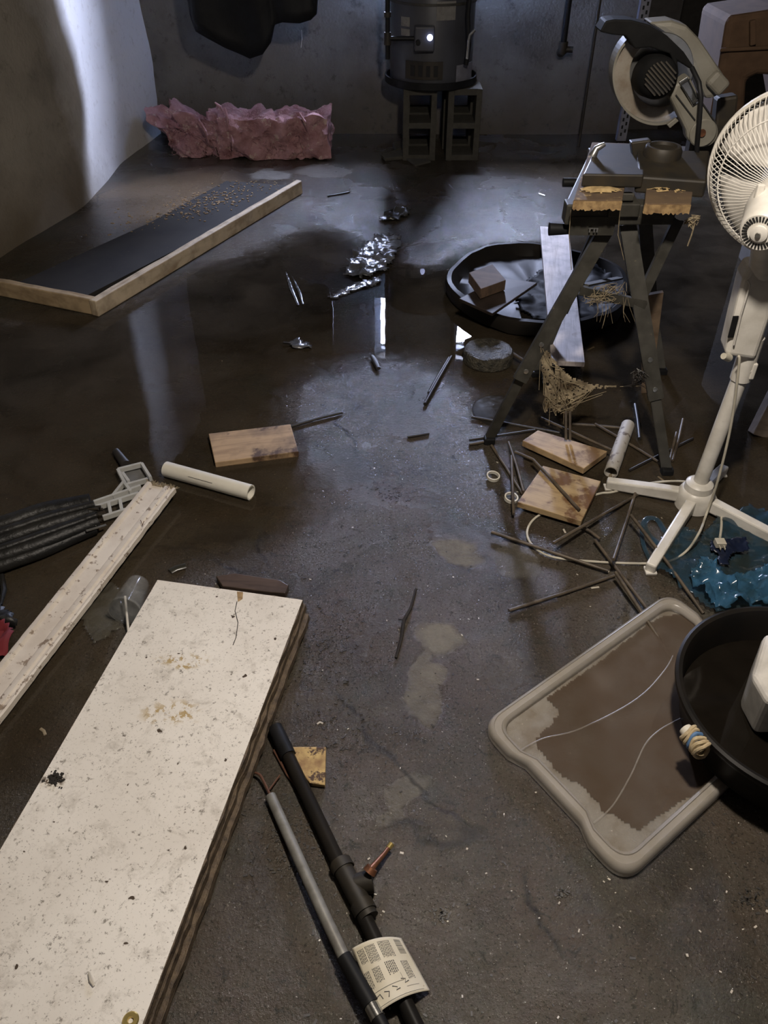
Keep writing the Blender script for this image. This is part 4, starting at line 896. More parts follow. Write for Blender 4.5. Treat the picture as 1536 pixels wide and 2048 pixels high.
# ================================================================== WOOD BLOCKS, PIPES, RINGS
tilt_board('wood_board', [(1076, 860), (1215, 902), (1168, 937), (1045, 881)], (.034, .034, .034, .034), .022, wood('pale_board', (0.46, 0.32, 0.17), (0.30, 0.19, 0.10), ga((1076, 860), (1215, 902)), rough=.55, wet=((0.20, 0.12, 0.06), 16, .56)), 'tan board at the foot of the workbench, behind the squarer board', 'board')
tilt_board('wood_board', [(1086, 931), (1202, 962), (1163, 1042), (1035, 1004)], (.032,)*4, .02, wood('stained_board', (0.42, 0.30, 0.16), (0.26, 0.17, 0.09), ga((1035, 1004), (1163, 1042)), rough=.5, wet=((0.16, 0.085, 0.04), 17, .53)), 'squarish stained tan board with a rod lying across it, beside the fan base', 'board')
tilt_board('wood_board', [(417, 867), (581, 848), (597, 903), (430, 925)], (.028, .028, .022, .022), .022, wood('half_wet_board', (0.44, 0.30, 0.17), (0.28, 0.18, 0.10), ga((417, 867), (581, 848)), rough=.5, wet=((0.09, 0.05, 0.03), 9, .57)), 'tan board with one wet dark end, alone on the left middle of the floor', 'board')
tilt_board('board_chip', [(578, 1493), (652, 1493), (650, 1570), (620, 1566), (596, 1536)], (.014,)*5, .012, simple('splintered_chipboard', (0.50, 0.35, 0.14), .5, c2=(0.22, 0.12, 0.05), scale=30, spots=(0.06, 0.03, 0.015), spscale=22, spth=.56), 'broken yellowish chipboard piece beside the black pole', 'board')
tilt_board('wet_offcut', [(432, 1152), (470, 1146), (560, 1160), (577, 1170), (570, 1186), (540, 1184), (445, 1172)], (.02,)*7, .02, wood('sodden_offcut', (0.085, 0.058, 0.045), (0.04, 0.028, 0.022), .1, rough=.35), 'dark sodden wood offcut beyond the far end of the white boards', 'wood offcut')
def pipe(name, p0, p1, r, t, mat, label, cat='pipe', parent=None, seg=24):
    ax_ = (p1-p0); L = ax_.length; b = MB(); b.lathe([(r-t, 0), (r, 0), (r, L), (r-t, L)], p0, ax_, seg=seg, close=True); o = b.build(name, mat, parent, smooth=True)
    if parent is None and label: tag(o, label, cat)
    return o
r_ = .0235; p0, p1 = F(332, 938, r_), F(502, 985, r_)
pv = thing('plastic_pipe', V((p0.x+p1.x)/2, (p0.y+p1.y)/2, 0), 'short white plastic pipe lying alone left of centre on the floor', 'pipe')
pipe('pipe_wall', p0, p1, r_, .004, M['pvc'], None, parent=pv)
dd = (p1-p0).normalized(); nn = V(0, -.85, .53); nn = (nn-dd*nn.dot(dd)).normalized()
b = MB()
for a0, a1, of in ((.32, .60, .0), ): b.tube([p0+(p1-p0)*(a0+(a1-a0)*k/8)+nn.lerp(V(0, -1, -.2), .0)*(r_+.0004)+V(0, 0, -.0) for k in range(9)], .0009, 4)
for k in range(10):
    s_ = .46+.012*k; b.box(p0+(p1-p0)*s_+nn*(r_+.0002)+V(0, -.001, -.006), (.002, .001, .005))
b.build('printed_marking', M['ink'], pv)
r_ = .021; p0, p1 = F(1222, 945, r_), F(1256, 850, r_+.01)
pipe('plastic_pipe', p0, p1, r_, .003, M['pvcd'], 'muddy white pipe stub touching the far left arm of the fan base')
for (x, y, lab) in ((985, 957, 'white plastic ring lying free on the wet floor, the farther of the two'), (1021, 1000, 'white plastic ring under a rod end beside the square board')):
    c = F(x, y, 0); b = MB(); b.lathe([(.0165, .004), (.0205, .004), (.0205, .014), (.0165, .014)], c, (.1, -.1, 1), seg=28, close=True)
    tag(b.build('plastic_ring', M['pvc'], smooth=True), lab, 'ring', 'white plastic rings')
# ================================================================== RODS
rods = [((943, 834), (1119, 866), 'd', .006, 'black wet rod lying under the left workbench leg, reaching to the tan board'),
 ((939, 880), (1070, 860), 'd', .010, 'dark rod beside the left workbench foot, the upper of a pair'),
 ((939, 889), (977, 882), 's', .006, 'short rod stub at the left workbench foot, the lower of a pair'),
 ((1144, 848), (1243, 856), 's', .006, 'level rod behind the farther tan board'),
 ((1082, 836), (1223, 900), 's', .040, 'rod lying over the far corner of the farther tan board'),
 ((1190, 848), (1316, 923), 's', .010, 'rod running under the muddy pipe towards the right workbench foot'),
 ((1017, 884), (1047, 983), 's', .014, 'steep rod left of the square tan board'),
 ((983, 891), (1045, 988), 's', .006, 'rod running from the left workbench foot to the square board'),
 ((1023, 912), (1027, 1028), 's', .022, 'upright-looking rod crossing the nearer white ring'),
 ((1030, 904), (1066, 919), 's', .018, 'short bent rod piece above the square tan board'),
 ((1066, 919), (1159, 1020), 's', .040, 'rod lying diagonally across the square tan board'),
 ((1107, 1086), (1283, 985), 's', .052, 'rod resting on the fan base arm, near the square board corner'),
 ((1227, 1119), (1277, 966), 's', .058, 'steep rod leaning over the left arm of the fan base'),
 ((1163, 1053), (1200, 1078), 's', .012, 'short rod below the near corner of the square board'),
 ((983, 1064), (1217, 1142), 's', .014, 'long rod crossing the cream cord loop'),
 ((1018, 1221), (1229, 1151), 's', .008, 'long isolated rod on the floor above the milky lid'),
 ((1190, 1080), (1306, 1233), 's', .016, 'rod crossing the cord and ending on the rim of the milky lid'),
 ((1231, 1144), (1345, 1318), 's', .042, 'rod lying over the milky lid to the edge of the black tub'),
 ((1262, 1030), (1407, 1227), 's', .050, 'long rod lying over the blue bag, touching the black tub'),
 ((1337, 933), (1353, 865), 's', .010, 'light short rod right of the right workbench foot'),
 ((1345, 921), (1366, 838), 's', .010, 'longer rod of the pair right of the right workbench foot'),
 ((1258, 941), (1386, 877), 'd', .008, 'black rod in the dark water behind the fan base'),
 ((1270, 809), (1279, 877), 'd', .010, 'faint dark rod between the workbench legs'),
 ((850, 808), (903, 713), 'd', .008, 'longer black wet rod of the pair in the puddle'),
 ((858, 786), (898, 716), 'd', .008, 'shorter black wet rod of the pair in the puddle'),
 ((583, 853), (685, 825), 'd', .006, 'black rod pointing right from the lone tan board'),
 ((815, 874), (858, 867), 'd', .005, 'small black twig on the wet sheen in mid floor'),
 ((655, 392), (699, 384), 'd', .005, 'black twig on the far floor right of the timber rail')]
for i, (a, c, k, z, lab) in enumerate(rods):
    r = .0046 if k == 's' else .0044
    if a[1] < 820 and a[0] > 800: r = .0065
    z = max(z, r); p, q = F(*a, z), F(*c, r if z > .03 and i not in (10,) else z)
    if i in (4,): q = F(*c, .040)
    m_ = (p+q)/2+V(random.gauss(0, .0015), random.gauss(0, .0015), 0); b = MB(); b.tube([p, p.lerp(m_, .5), m_, m_.lerp(q, .5), q], [r, r*1.05, r*.95, r, r*.9], 9)
    tag(b.build('rod', M['stick' if k == 's' else 'stickd'], smooth=True), lab, 'rod', 'thin rods scattered on the floor')
for (x, lab) in ((1132, 'left one of two short rods standing against the farther tan board'), (1140, 'right one of two short rods standing against the farther tan board')):
    b = MB(); b.tube([F(x, 880, .042), D(x, 822, F(x, 880, .042).y+.05)], .0045, 8); tag(b.build('rod', M['stick'], smooth=True), lab, 'rod', 'thin rods scattered on the floor')
b = MB(); b.tube([F(832, 1178, .005), F(822, 1215, .008), F(808, 1240, .010), F(803, 1275, .008), F(792, 1316, .005)], [.003, .0035, .0045, .004, .0035], 8); b.tube([F(808, 1240, .010), F(797, 1238, .008)], .002, 6)
tag(b.build('twig', M['stickd'], smooth=True), 'thin crooked twig in the middle of the floor, above the pale patch', 'twig')

# ================================================================== LEFT FOREGROUND
# white boards stack
M['mel'] = melamine()
NB = 4; TH = .0215
top4 = [F(315, 1160, .09), F(605, 1200, .09)]
dr = (F(285, 2048, .09)-top4[1]); dr.z = 0; dr.normalize()
labs = ['bottom white-faced board of the stack in the left foreground', 'second board from the floor in the white-faced stack', 'third board from the floor in the white-faced stack', 'stained white-faced board on top of the stack in the left foreground']
wedge = simple('swollen_brown_edge', (0.13, 0.092, 0.055), .7, c2=(0.055, 0.038, 0.024), scale=60, bmp=.8, bd=.004)
for k in range(NB):
    sh = V(.004*math.sin(k*2.1)+(.008 if k < 3 else 0), [.012, -.004, .008, 0][k], 0); z1 = .0015+(k+1)*.0222; n_ = 70
    L = 1.52; a, c = top4[0]+sh, top4[1]+sh
    root = thing('shelf_board', V(BO.x, BO.y, z1-TH), labs[k], 'board', 'white-faced boards stacked on the floor')
    b = MB(); b.prism([V(p.x, p.y, z1) for p in (a, c, c+dr*L, a+dr*L)], (0, 0, -.0012)); 
    o = b.build('white_face' if k == 3 else 'top_face', M['mel'] if k == 3 else wedge, root)
    b = MB(); core = []
    def jag(p, q, amp):
        out = []
        nrm = V((q-p).y, -(q-p).x, 0).normalized()
        for i in range(n_): 
            t = i/n_; x = p.lerp(q, t); out.append(x+nrm*(amp*.8*noise.noise(V(x.x*30, x.y*30, k*7.0))+amp*.3*noise.noise(V(x.x*110, x.y*110, k*7.0))-amp*.3))
        return out
    loop = jag(a, c, .004)+jag(c, c+dr*L, .006)+jag(c+dr*L, a+dr*L, .002)+jag(a+dr*L, a, .003)
    b.prism([V(p.x, p.y, z1-.0013) for p in loop], (0, 0, -TH+.0025)); b.build('core', wedge, root)
    if k < 3 or True:
        b = MB(); b.prism([V(p.x, p.y, z1-TH+.0012) for p in (a, c, c+dr*L, a+dr*L)], (0, 0, -.001)); b.build('under_face', M['mel'] if k == 0 else wedge, root)
    if k == 3:
        b = MB(); b.prism([F(474, 1183, z1+.0012), F(486, 1184, z1+.0012), F(485, 1197, z1+.0012), F(476, 1203, z1+.0012)], (0, 0, -.0012)); o = b.build('chipped_spot', M['chipedge'], root)
        b = MB(); b.tube([F(474, 1203, z1+.0005), F(470, 1222, z1+.0005), F(476, 1245, z1+.0005), F(472, 1275, z1+.0005), F(466, 1290, z1+.0005)], .0009, 4); b.build('crack', M['grit'], root)
        b = MB()
        for j in range(70):
            q = F(112+random.gauss(0, 9), 1558+random.gauss(0, 8), z1+.002); s_ = random.uniform(.001, .005); b.box(q, (s_, s_*1.4, s_*.6), Matrix.Rotation(random.random()*PI, 3, 'Z'))
        tag(b.build('debris_clump', M['grit']), 'dark clump of grit near the left edge of the top white board', 'debris', kind='stuff')
        c5 = F(262, 2042, z1); b = MB(); b.lathe([(.004, .0005), (.012, .0005), (.013, .003), (.011, .005), (.005, .005)], c5, seg=24, close=True); tag(b.build('metal_ring', M['brass'], smooth=True), 'small metal washer at the near end of the top white board', 'washer')
        b = MB(); b.tube([F(178, 1945, z1+.003), F(182, 1960, z1+.004), F(188, 1972, z1+.003)], [.002, .0035, .002], 6, flat=.5); tag(b.build('paint_chip', M['fleck']), 'pale curl of paint near the bottom of the top white board', 'chip')
# casing trim
E0, E1 = F(322, 970, .055), F(-60, 1456, .03)
tr = thing('casing_trim', F(180, 1180), 'long white moulded door casing lying diagonally across the left floor', 'trim')
d = (E1-E0).normalized(); s_ = V(-d.y, d.x, 0); s_ = s_ if s_.x > 0 else -s_; wd = .092
mold = [(-.5, -.012), (-.5, .006), (-.46, .008), (-.36, .008), (-.33, .003), (-.30, .0), (.10, -.001), (.13, .003), (.17, .005), (.30, .006), (.34, .001), (.40, .002), (.44, .005), (.5, .003), (.5, -.012)]
b = MB(); n_ = 60
for i in range(n_+1):
    p = E0.lerp(E1, i/n_)
    for (u, z) in mold:
        e = 0
        if abs(u) == .5: e = .0014*noise.noise(p*60+V(0, 0, u*9))
        b.v.append(p+s_*(u*wd+e)+V(0, 0, z-.004))
k = len(mold)
for i in range(n_):
    for j in range(k): b.f.append((i*k+j, i*k+(j+1) % k, (i+1)*k+(j+1) % k, (i+1)*k+j))
b.f.append(tuple(range(k))); b.f.append(tuple(n_*k+j for j in range(k-1, -1, -1)))
b.build('moulding', simple('chipped_white_paint', (0.70, 0.64, 0.56), .5, c2=(0.58, 0.51, 0.43), scale=12, spots=(0.26, 0.20, 0.15), spscale=40, spth=.58), tr, smooth=True)
b = MB()
for j in range(90):
    p = E0+s_*random.uniform(-.5, .5)*wd+V(0, 0, -.003); dv = (-d*random.uniform(.004, .014)+s_*random.gauss(0, .006)+V(0, 0, random.gauss(0, .004)))
    b.tube([p+d*.004, p+dv], [.0016, .0006], 4)
o = b.build('splintered_end', M['web'], tr); o['kind'] = 'stuff'
for (x0, y0, x1, y1) in ((281, 1040, 286, 1052), (288, 1042, 285, 1051)):
    b = MB(); b.tube([F(x0, y0, .062), F(x1, y1, .054)], .0009, 5); b.build('nail', M['rust'], tr)
# umbrella
um = thing('folded_umbrella', F(100, 1060), 'folded wet black umbrella at the left edge of the picture', 'umbrella')
for (a, m_, c, r, z) in (((-60, 1068), (80, 1022), (180, 1000), .020, .028), ((-60, 1100), (90, 1050), (192, 1018), .021, .040), ((-60, 1132), (80, 1085), (195, 1040), .022, .036), ((-60, 1150), (70, 1105), (190, 1055), .020, .022), ((-60, 1084), (85, 1036), (188, 1008), .011, .058), ((-60, 1118), (85, 1068), (192, 1030), .010, .055)):
    b = MB(); P = smoothpath([F(*a, z), F((a[0]+m_[0])/2, (a[1]+m_[1])/2, z+.004), F(*m_, z), F((c[0]+m_[0])/2, (c[1]+m_[1])/2, z-.002), F(*c, z)], 5)
    b.tube(P, [1.3*r*(1.0-.25*abs(i/len(P)-.45))+.0008*math.sin(i*0.6) for i in range(len(P))], 12, flat=.8); b.build('canopy_fold', M['umb'], um, smooth=True)
b = MB(); q = F(192, 1030, .032)
for k in range(8):
    a = 2*PI*k/8; b.tube([q+V(-.02, math.cos(a)*.022, math.sin(a)*.02), q+V(.012, math.cos(a)*.026, math.sin(a)*.022)], [.005, .004], 8)
b.build('rib_tips', M['cast'], um, smooth=True)
b = MB(); b.tube([F(172, 1062, .04), F(212, 1050, .03)], .0035, 8); b.build('shaft_tip', M['zinc'], um, smooth=True)
# clear plastic frame thing
pf = thing('plastic_rack', F(245, 990), 'clear grey plastic rack fragment under the far end of the white casing', 'rack')
def bar(a, c, z0=.025, z1=.025, w_=.009, h_=.016, nm='bar'):
    b = MB(); b.beam(F(*a, z0), F(*c, z1), w_, h_); b.build(nm, M['rack'], pf, bevel=.001)
for a, c in (((236, 941), (284, 929)), ((236, 941), (252, 972)), ((284, 929), (302, 958)), ((252, 972), (296, 960)), ((246, 948), (258, 965)),
             ((188, 1006), (282, 974)), ((192, 1016), (278, 988)), ((225, 995), (248, 966)), ((248, 966), (262, 985)), ((206, 1036), (262, 1018)), ((222, 1030), (218, 1008)), ((244, 1022), (240, 1000))): bar(a, c)
b = MB(); b.prism([F(246, 946, .022), F(280, 938, .022), F(292, 957, .022), (F(258, 966, .022))], (0, 0, -.003)); b.build('tray_plate', M['clear'], pf)
b = MB(); b.tube([F(232, 903, .014), F(252, 930, .014)], [.012, .016], 10); tag(b.build('handle_stub', M['stickd'], smooth=True), 'black handle end sticking out beyond the clear plastic rack', 'handle')
# cup, straw, bag
c0, c1 = F(250, 1222, .040), F(275, 1172, .030); ax_ = (c1-c0).normalized(); L = .105
cup = thing('plastic_cup', F(258, 1215), 'clear plastic drinking cup lying on its side between the casing and the white boards', 'cup')
b = MB(); b.lathe([(.040, 0), (.041, .002), (.0385, .004), (.036, .03), (.030, .095), (.027, L), (0, L), (0, L-.002), (.026, L-.003), (.037, .004), (.038, 0)], V(c0.x, c0.y, .042), V(ax_.x, ax_.y, -.10), seg=36); b.build('cup_wall', M['clear'], cup, smooth=True)
b = MB(); b.lathe([(0, -.001), (.041, -.001), (.043, .002), (.041, .007), (.039, .007), (.038, .002), (0, .001)], V(c0.x, c0.y, .043)-ax_*.003, V(ax_.x, ax_.y, -.10), seg=36); b.build('lid', M['clear'], cup, smooth=True)
b = MB(); b.tube([F(250, 1192, .06), F(257, 1264, .008)], .0033, 10); tag(b.build('drinking_straw', M['white'], smooth=True), 'white straw sticking out of the clear plastic cup', 'straw')
crumple('plastic_bag', pp([(168, 1180), (200, 1165), (235, 1175), (250, 1215), (240, 1262), (190, 1292), (172, 1270), (160, 1220)]), 0.003, 0.016, 12, M['film'], 'small clear plastic bag lying flat beside the plastic cup', 'plastic bag', st=.007, edge=.01)
# edge things
crumple('red_cloth', pp([(-80, 1262), (10, 1262), (32, 1285), (28, 1312), (-10, 1330), (-80, 1330)]), .004, .05, 9, M['red'], 'dark red cloth poking in at the left edge beneath the casing', 'cloth', thick=.003)
crumple('black_boot', pp([(-90, 1200), (10, 1220), (38, 1252), (30, 1262), (-90, 1258)]), .004, .05, 8, M['umb'], 'crumpled black fabric at the left edge above the red cloth', 'fabric', thick=.003)
b = MB(); b.tube([F(4, 1150, .02), F(8, 1180, .015), F(2, 1210, .01)], [.006, .008, .004], 8); tag(b.build('fabric_tie', M['umb'], smooth=True), 'black tie strap dangling below the umbrella at the left edge', 'strap')

# ================================================================== POLES
gpz = .015
gr = thing('grey_pole', F(620, 1780), 'grey metal pole with a black sleeve at the bottom centre of the picture', 'pole')
pa, pb, pc, pd, pe = F(541, 1592, .013), F(690, 1918, .030), F(742, 2010, .034), F(756, 2036, .035), F(790, 2100, .036)
b = MB(); b.tube(smoothpath([pa, F(585, 1690, .018), F(640, 1812, .026), pb]), .0108, 18); b.build('tube', M['greypole'], gr, smooth=True)
b = MB(); b.tube([pb-(pc-pb)*.05, pc], [.0135, .0145], 18); b.build('sleeve', M['black'], gr, smooth=True)
b = MB(); b.tube([pc, pd], .0125, 18); b.build('ferrule', M['chrome'], gr, smooth=True)
b = MB(); b.tube([pd, pe], .0115, 14); b.build('tip', M['black'], gr, smooth=True)
hk = MB(); hk.tube(smoothpath([pa, F(530, 1568, .016), F(520, 1550, .018), F(508, 1545, .014)]), .0028, 8); hk.tube([F(538, 1580, .014), F(560, 1550, .012)], .002, 6); hk.build('rusty_hook', M['rust'], gr, smooth=True)
bp = thing('black_pole', F(680, 1700), 'long black pole with a tee fitting, lying from the white boards to the bottom edge', 'pole')
a0, a1, a2, a3 = F(551, 1458, .018), F(690, 1735, .018), F(735, 1832, .018), F(850, 2090, .018)
b = MB(); b.tube([a0, a3], .0135, 18); b.build('tube', M['rubber'], bp, smooth=True)
b = MB(); u = (a3-a0).normalized(); b.tube([F(550, 1456, .018), F(577, 1512, .018)], .0165, 18); b.build('end_sleeve', M['black'], bp, smooth=True)
b = MB(); b.tube([F(678, 1722, .018), F(738, 1836, .018)], .0185, 18); b.tube([F(680, 1725, .018), F(688, 1740, .018)], .0215, 18); b.tube([F(722, 1806, .018), F(732, 1826, .018)], .0215, 18)
t0 = F(706, 1770, .018); b.tube([t0, F(745, 1762, .022)], [.018, .021], 18); b.build('tee_fitting', M['cast'], bp, smooth=True)
vt = MB(); vt.tube([F(738, 1745, .045), F(745, 1735, .05)], [.013, .011], 14); vt.tube([F(742, 1738, .045), F(768, 1708, .03), F(778, 1694, .025)], [.006, .0045, .004], 10); vo_ = vt.build('valve_stem', M['copper'], bp, smooth=True)
b = MB(); b.tube([F(776, 1697, .025), F(783, 1688, .024)], .0055, 10); b.build('brass_tip', M['brass'], vo_, smooth=True)
b = MB(); b.tube([F(548, 1500, .006), F(575, 1550, .006), F(600, 1580, .006)], .003, 8); tag(b.build('wire_piece', M['rust'], smooth=True), 'rusty wire piece left of the black pole near the white boards', 'wire')
# instruction card
cx_ = [(704, 1893), (803, 1860), (862, 1963), (756, 2020)]
cd_ = thing('paper_tag', F(780, 1940), 'curled instruction card with printed text and a barcode, lying over the poles', 'card')
zc = lambda u, v_: .050-.026*(u-.35)**2*3.2-.006*v_
def cpt(u, v_, dz=0):
    p = [F(x, y, 0.048) for x, y in cx_]; q = p[0].lerp(p[1], u).lerp(p[3].lerp(p[2], u), v_); q.z = zc(u, v_)+dz
    return q
def cgrid(b, u0, u1, v0, v1, dz, n1=6, n2=2):
    k = len(b.v)
    for i in range(n1+1):
        for j in range(n2+1): b.v.append(cpt(u0+(u1-u0)*i/n1, v0+(v1-v0)*j/n2, dz))
    for i in range(n1):
        for j in range(n2): b.f.append((k+i*(n2+1)+j, k+(i+1)*(n2+1)+j, k+(i+1)*(n2+1)+j+1, k+i*(n2+1)+j+1))
b = MB(); cgrid(b, 0, 1, 0, 1, 0, 24, 24); b.build('card_sheet', M['card'], cd_, smooth=True, solid=.0006)
b = MB(); dz = .0007
def lines(u0, u1, v0, v1, n_):      # text runs along v, columns of lines across u
    for i in range(n_):
        u = u0+(u1-u0)*(i+.5)/n_; v = v0
        ve = v1-random.uniform(0, .03)
        while v < ve:
            l = random.uniform(.015, .05); cgrid(b, u-.25*(u1-u0)/n_, u+.25*(u1-u0)/n_, v, min(v+l, ve), dz, 1, 2); v += l+.010
lines(.05, .18, .08, .32, 5); lines(.20, .40, .07, .36, 8); lines(.46, .70, .06, .35, 9)
lines(.02, .12, .42, .70, 4); lines(.17, .32, .42, .66, 6); lines(.42, .62, .40, .62, 6); lines(.72, .86, .44, .76, 5)
for k in range(16):
    t = k/16; w_ = random.uniform(.25, .75)/16*.22
    cgrid(b, .80, .93, .05+t*.27, .05+t*.27+w_*1.3, dz, 2, 1)
# diagram box
for (u0, u1, v0, v1) in ((.02, .62, .745, .752), (.02, .025, .75, .97), (.02, .90, .955, .962), (.62, .625, .62, .75), (.62, .86, .86, .866)): cgrid(b, u0, u1, v0, v1, dz, 10, 1)
for P in ([(.06, .82), (.14, .80), (.16, .88)], [(.22, .80), (.30, .83), (.26, .90)], [(.38, .78), (.46, .82), (.42, .86), (.5, .85)], [(.58, .72), (.66, .74), (.62, .80), (.7, .78)]):
    b.tube([cpt(u, v_, dz) for u, v_ in P], .0008, 4)
o = b.build('printed_text', M['ink'], cd_); o['label'] = 'small grey printed text, barcode and sketches'

# ================================================================== LID, TUB, BAG
z_ = .028
LA, LB, LD = F(962, 1446, z_), F(1338, 1182, z_), F(1252, 1760, z_)
LC = LB+(LD-LA)
ld = thing('storage_lid', (LA+LC)/2*1.0-V(0, 0, z_), 'milky plastic storage box lid lying on the floor, partly under the black tub', 'lid')
def rr_loop(A, B, C, Dd, inset, rad, n_=8, wav=True):
    P = [A, B, C, Dd]; cen = (A+B+C+Dd)/4; out = []
    ex = (B-A).normalized(); ey = (Dd-A).normalized()
    P = [A+ex*inset+ey*inset, B-ex*inset+ey*inset, C-ex*inset-ey*inset, Dd+ex*inset-ey*inset]
    for i in range(4):
        p = P[i]; a = (P[i-1]-p).normalized(); c_ = (P[(i+1) % 4]-p).normalized()
        s0, s1 = p+a*rad, p+c_*rad
        for j in range(n_+1): t = j/n_; out.append(s0*(1-t)**2+p*2*t*(1-t)+s1*t*t)
        if i in (3, 1):      # short sides: stepped wave
            q0, q1 = s1, P[(i+1) % 4]+(p-P[(i+1) % 4]).normalized()*rad
            nr = V(-(q1-q0).y, (q1-q0).x, 0).normalized(); nr = nr if nr.dot(cen-p) > 0 else -nr
            for j in range(1, 16):
                t = j/16; f_ = .5-.5*math.cos(min(1, max(0, (.5-abs(t-.5)-.12)/.14))*PI); out.append(q0.lerp(q1, t)+nr*(.016*f_))
        else:
            q0, q1 = s1, P[(i+1) % 4]+(p-P[(i+1) % 4]).normalized()*rad
            for j in range(1, 16): out.append(q0.lerp(q1, j/16))
    return out
rings = [(0.0, .05, .004), (0.0, .05, .020), (.004, .05, .028), (.008, .048, .030), (.009, .048, .0275), (.021, .046, .0275), (.022, .045, .030), (.027, .042, .026), (.030, .04, .016)]
b = MB(); nl = None
for ins_, rad, z in rings:
    lp = rr_loop(LA, LB, LC, LD, ins_, rad); nl = len(lp); b.v += [V(p.x, p.y, z) for p in lp]
for i in range(len(rings)-1):
    for j in range(nl): b.f.append((i*nl+j, i*nl+(j+1) % nl, (i+1)*nl+(j+1) % nl, (i+1)*nl+j))
b.build('rim', M['lidrim'], ld, smooth=True, solid=.0022)
b = MB(); lp = rr_loop(LA, LB, LC, LD, .030, .04); b.prism([V(p.x, p.y, .0155) for p in lp], (0, 0, -.002)); b.build('lid_panel', M['lid'], ld)
for P in ([(1040, 1502), (1085, 1478), (1150, 1462), (1235, 1422), (1290, 1385), (1330, 1340), (1346, 1312)], [(1187, 1647), (1225, 1612), (1262, 1550), (1290, 1490), (1320, 1460), (1360, 1438)]):
    b = MB(); b.tube(smoothpath([F(x, y, .0165) for x, y in P]), .0022, 8); b.build('stiffening_rib', M['lid'], ld, smooth=True)
pw = pp([(1100, 1400), (1200, 1330), (1300, 1250), (1390, 1235), (1420, 1300), (1400, 1450), (1470, 1560), (1360, 1610), (1285, 1660), (1205, 1630), (1135, 1575), (1090, 1510), (1095, 1440)])
b = MB(); ids = {}; st2 = .005
def pv2(i, j):
    if (i, j) not in ids: ids[(i, j)] = len(b.v); b.v.append(V(i*st2, j*st2, .0175))
    return ids[(i, j)]
for i in range(32, 176):
    for j in range(96, 304):
        x, y = (i+.5)*st2, (j+.5)*st2; k = noise.fractal(V(x*11, y*11, 0), 1, 2, 4)*.035
        if inpoly(x+k, y+k*.7, pw): b.f.append((pv2(i, j), pv2(i+1, j), pv2(i+1, j+1), pv2(i, j+1)))
tag(b.build('silty_water', M['lidpool']), 'brown silty water pooled on the milky lid', 'water', kind='stuff')
# black tub: circle through rim points
zr = .15
P3 = [F(1352, 1345, zr), F(1470, 1215, zr), F(1495, 1545, zr)]
def circ(p, q, r):
    ax2, ay, bx, by, cx, cy = p.x, p.y, q.x, q.y, r.x, r.y
    d_ = 2*(ax2*(by-cy)+bx*(cy-ay)+cx*(ay-by)); ux = ((ax2**2+ay**2)*(by-cy)+(bx**2+by**2)*(cy-ay)+(cx**2+cy**2)*(ay-by))/d_
    uy = ((ax2**2+ay**2)*(cx-bx)+(bx**2+by**2)*(ax2-cx)+(cx**2+cy**2)*(bx-ax2))/d_; c_ = V(ux, uy, 0); return c_, (V(ax2, ay, 0)-c_).length
tc2, TR = circ(*P3)
print('TUB', tc2, TR)
tb = thing('rubber_tub', V(tc2.x, tc2.y, .031), 'large round black tub at the lower right edge, standing on the milky lid', 'tub')
b = MB(); b.lathe([(0, .031), (TR*.84, .031), (TR*.87, .036), (TR*.95, zr-.03), (TR-.004, zr-.022), (TR, zr-.012), (TR, zr-.003), (TR-.006, zr), (TR-.014, zr-.003), (TR-.020, zr-.02), (TR*.88, .046), (TR*.84, .040), (0, .040)], V(tc2.x, tc2.y, 0), seg=96); b.build('tub_wall', M['rubber'], tb, smooth=True)
b = MB(); b.lathe([(0, 0), (TR*.885, 0), (TR*.885, .001), (0, .001)], V(tc2.x, tc2.y, .062), seg=64)
tag(b.build('tub_water', simple('black_water', (0.010, 0.008, 0.006), .06, bmp=.03)), 'still black water inside the round tub', 'water', kind='stuff')
# coil of cord on tub rim
q = F(1402, 1478, .135); rd = (V(q.x, q.y, 0)-V(tc2.x, tc2.y, 0)).normalized(); tg = V(-rd.y, rd.x, 0)
cl = thing('cord_coil', V(q.x, q.y, .1), 'small cream and blue cord coil tied to the rim of the black tub', 'cord coil')
base = V(tc2.x, tc2.y, zr-.02)+rd*(TR+.012)
for k in range(6):
    off = (k-2.5)*.008; b = MB(); b.tube([base+tg*off+rd*(math.cos(a)*(.016+.002*random.random()))+V(0, 0, math.sin(a)*(.019+.002*random.random()))+tg*.003*math.sin(a*2+k) for a in [2*PI*j/20 for j in range(20)]], .0042, 7, closed=True)
    b.build('cord_turn', M['ropeblue'] if k == 2 else M['rope'], cl, smooth=True)
b = MB(); b.tube([base-tg*.02, base-tg*.034], [.014, .013], 12); b.build('cord_end', M['pvc'], cl, smooth=True)
# white slab in the tub
b = MB(); Pq = [F(1528, 1268, .20), F(1503, 1350, .19), F(1535, 1405, .20), F(1640, 1400, .25), F(1640, 1240, .25)]; b.prism(Pq, (0.02, 0.02, -.136)); tag(b.build('white_box', M['white'], bevel=.012, seg=3), 'white box corner standing in the black tub at the right edge', 'box')
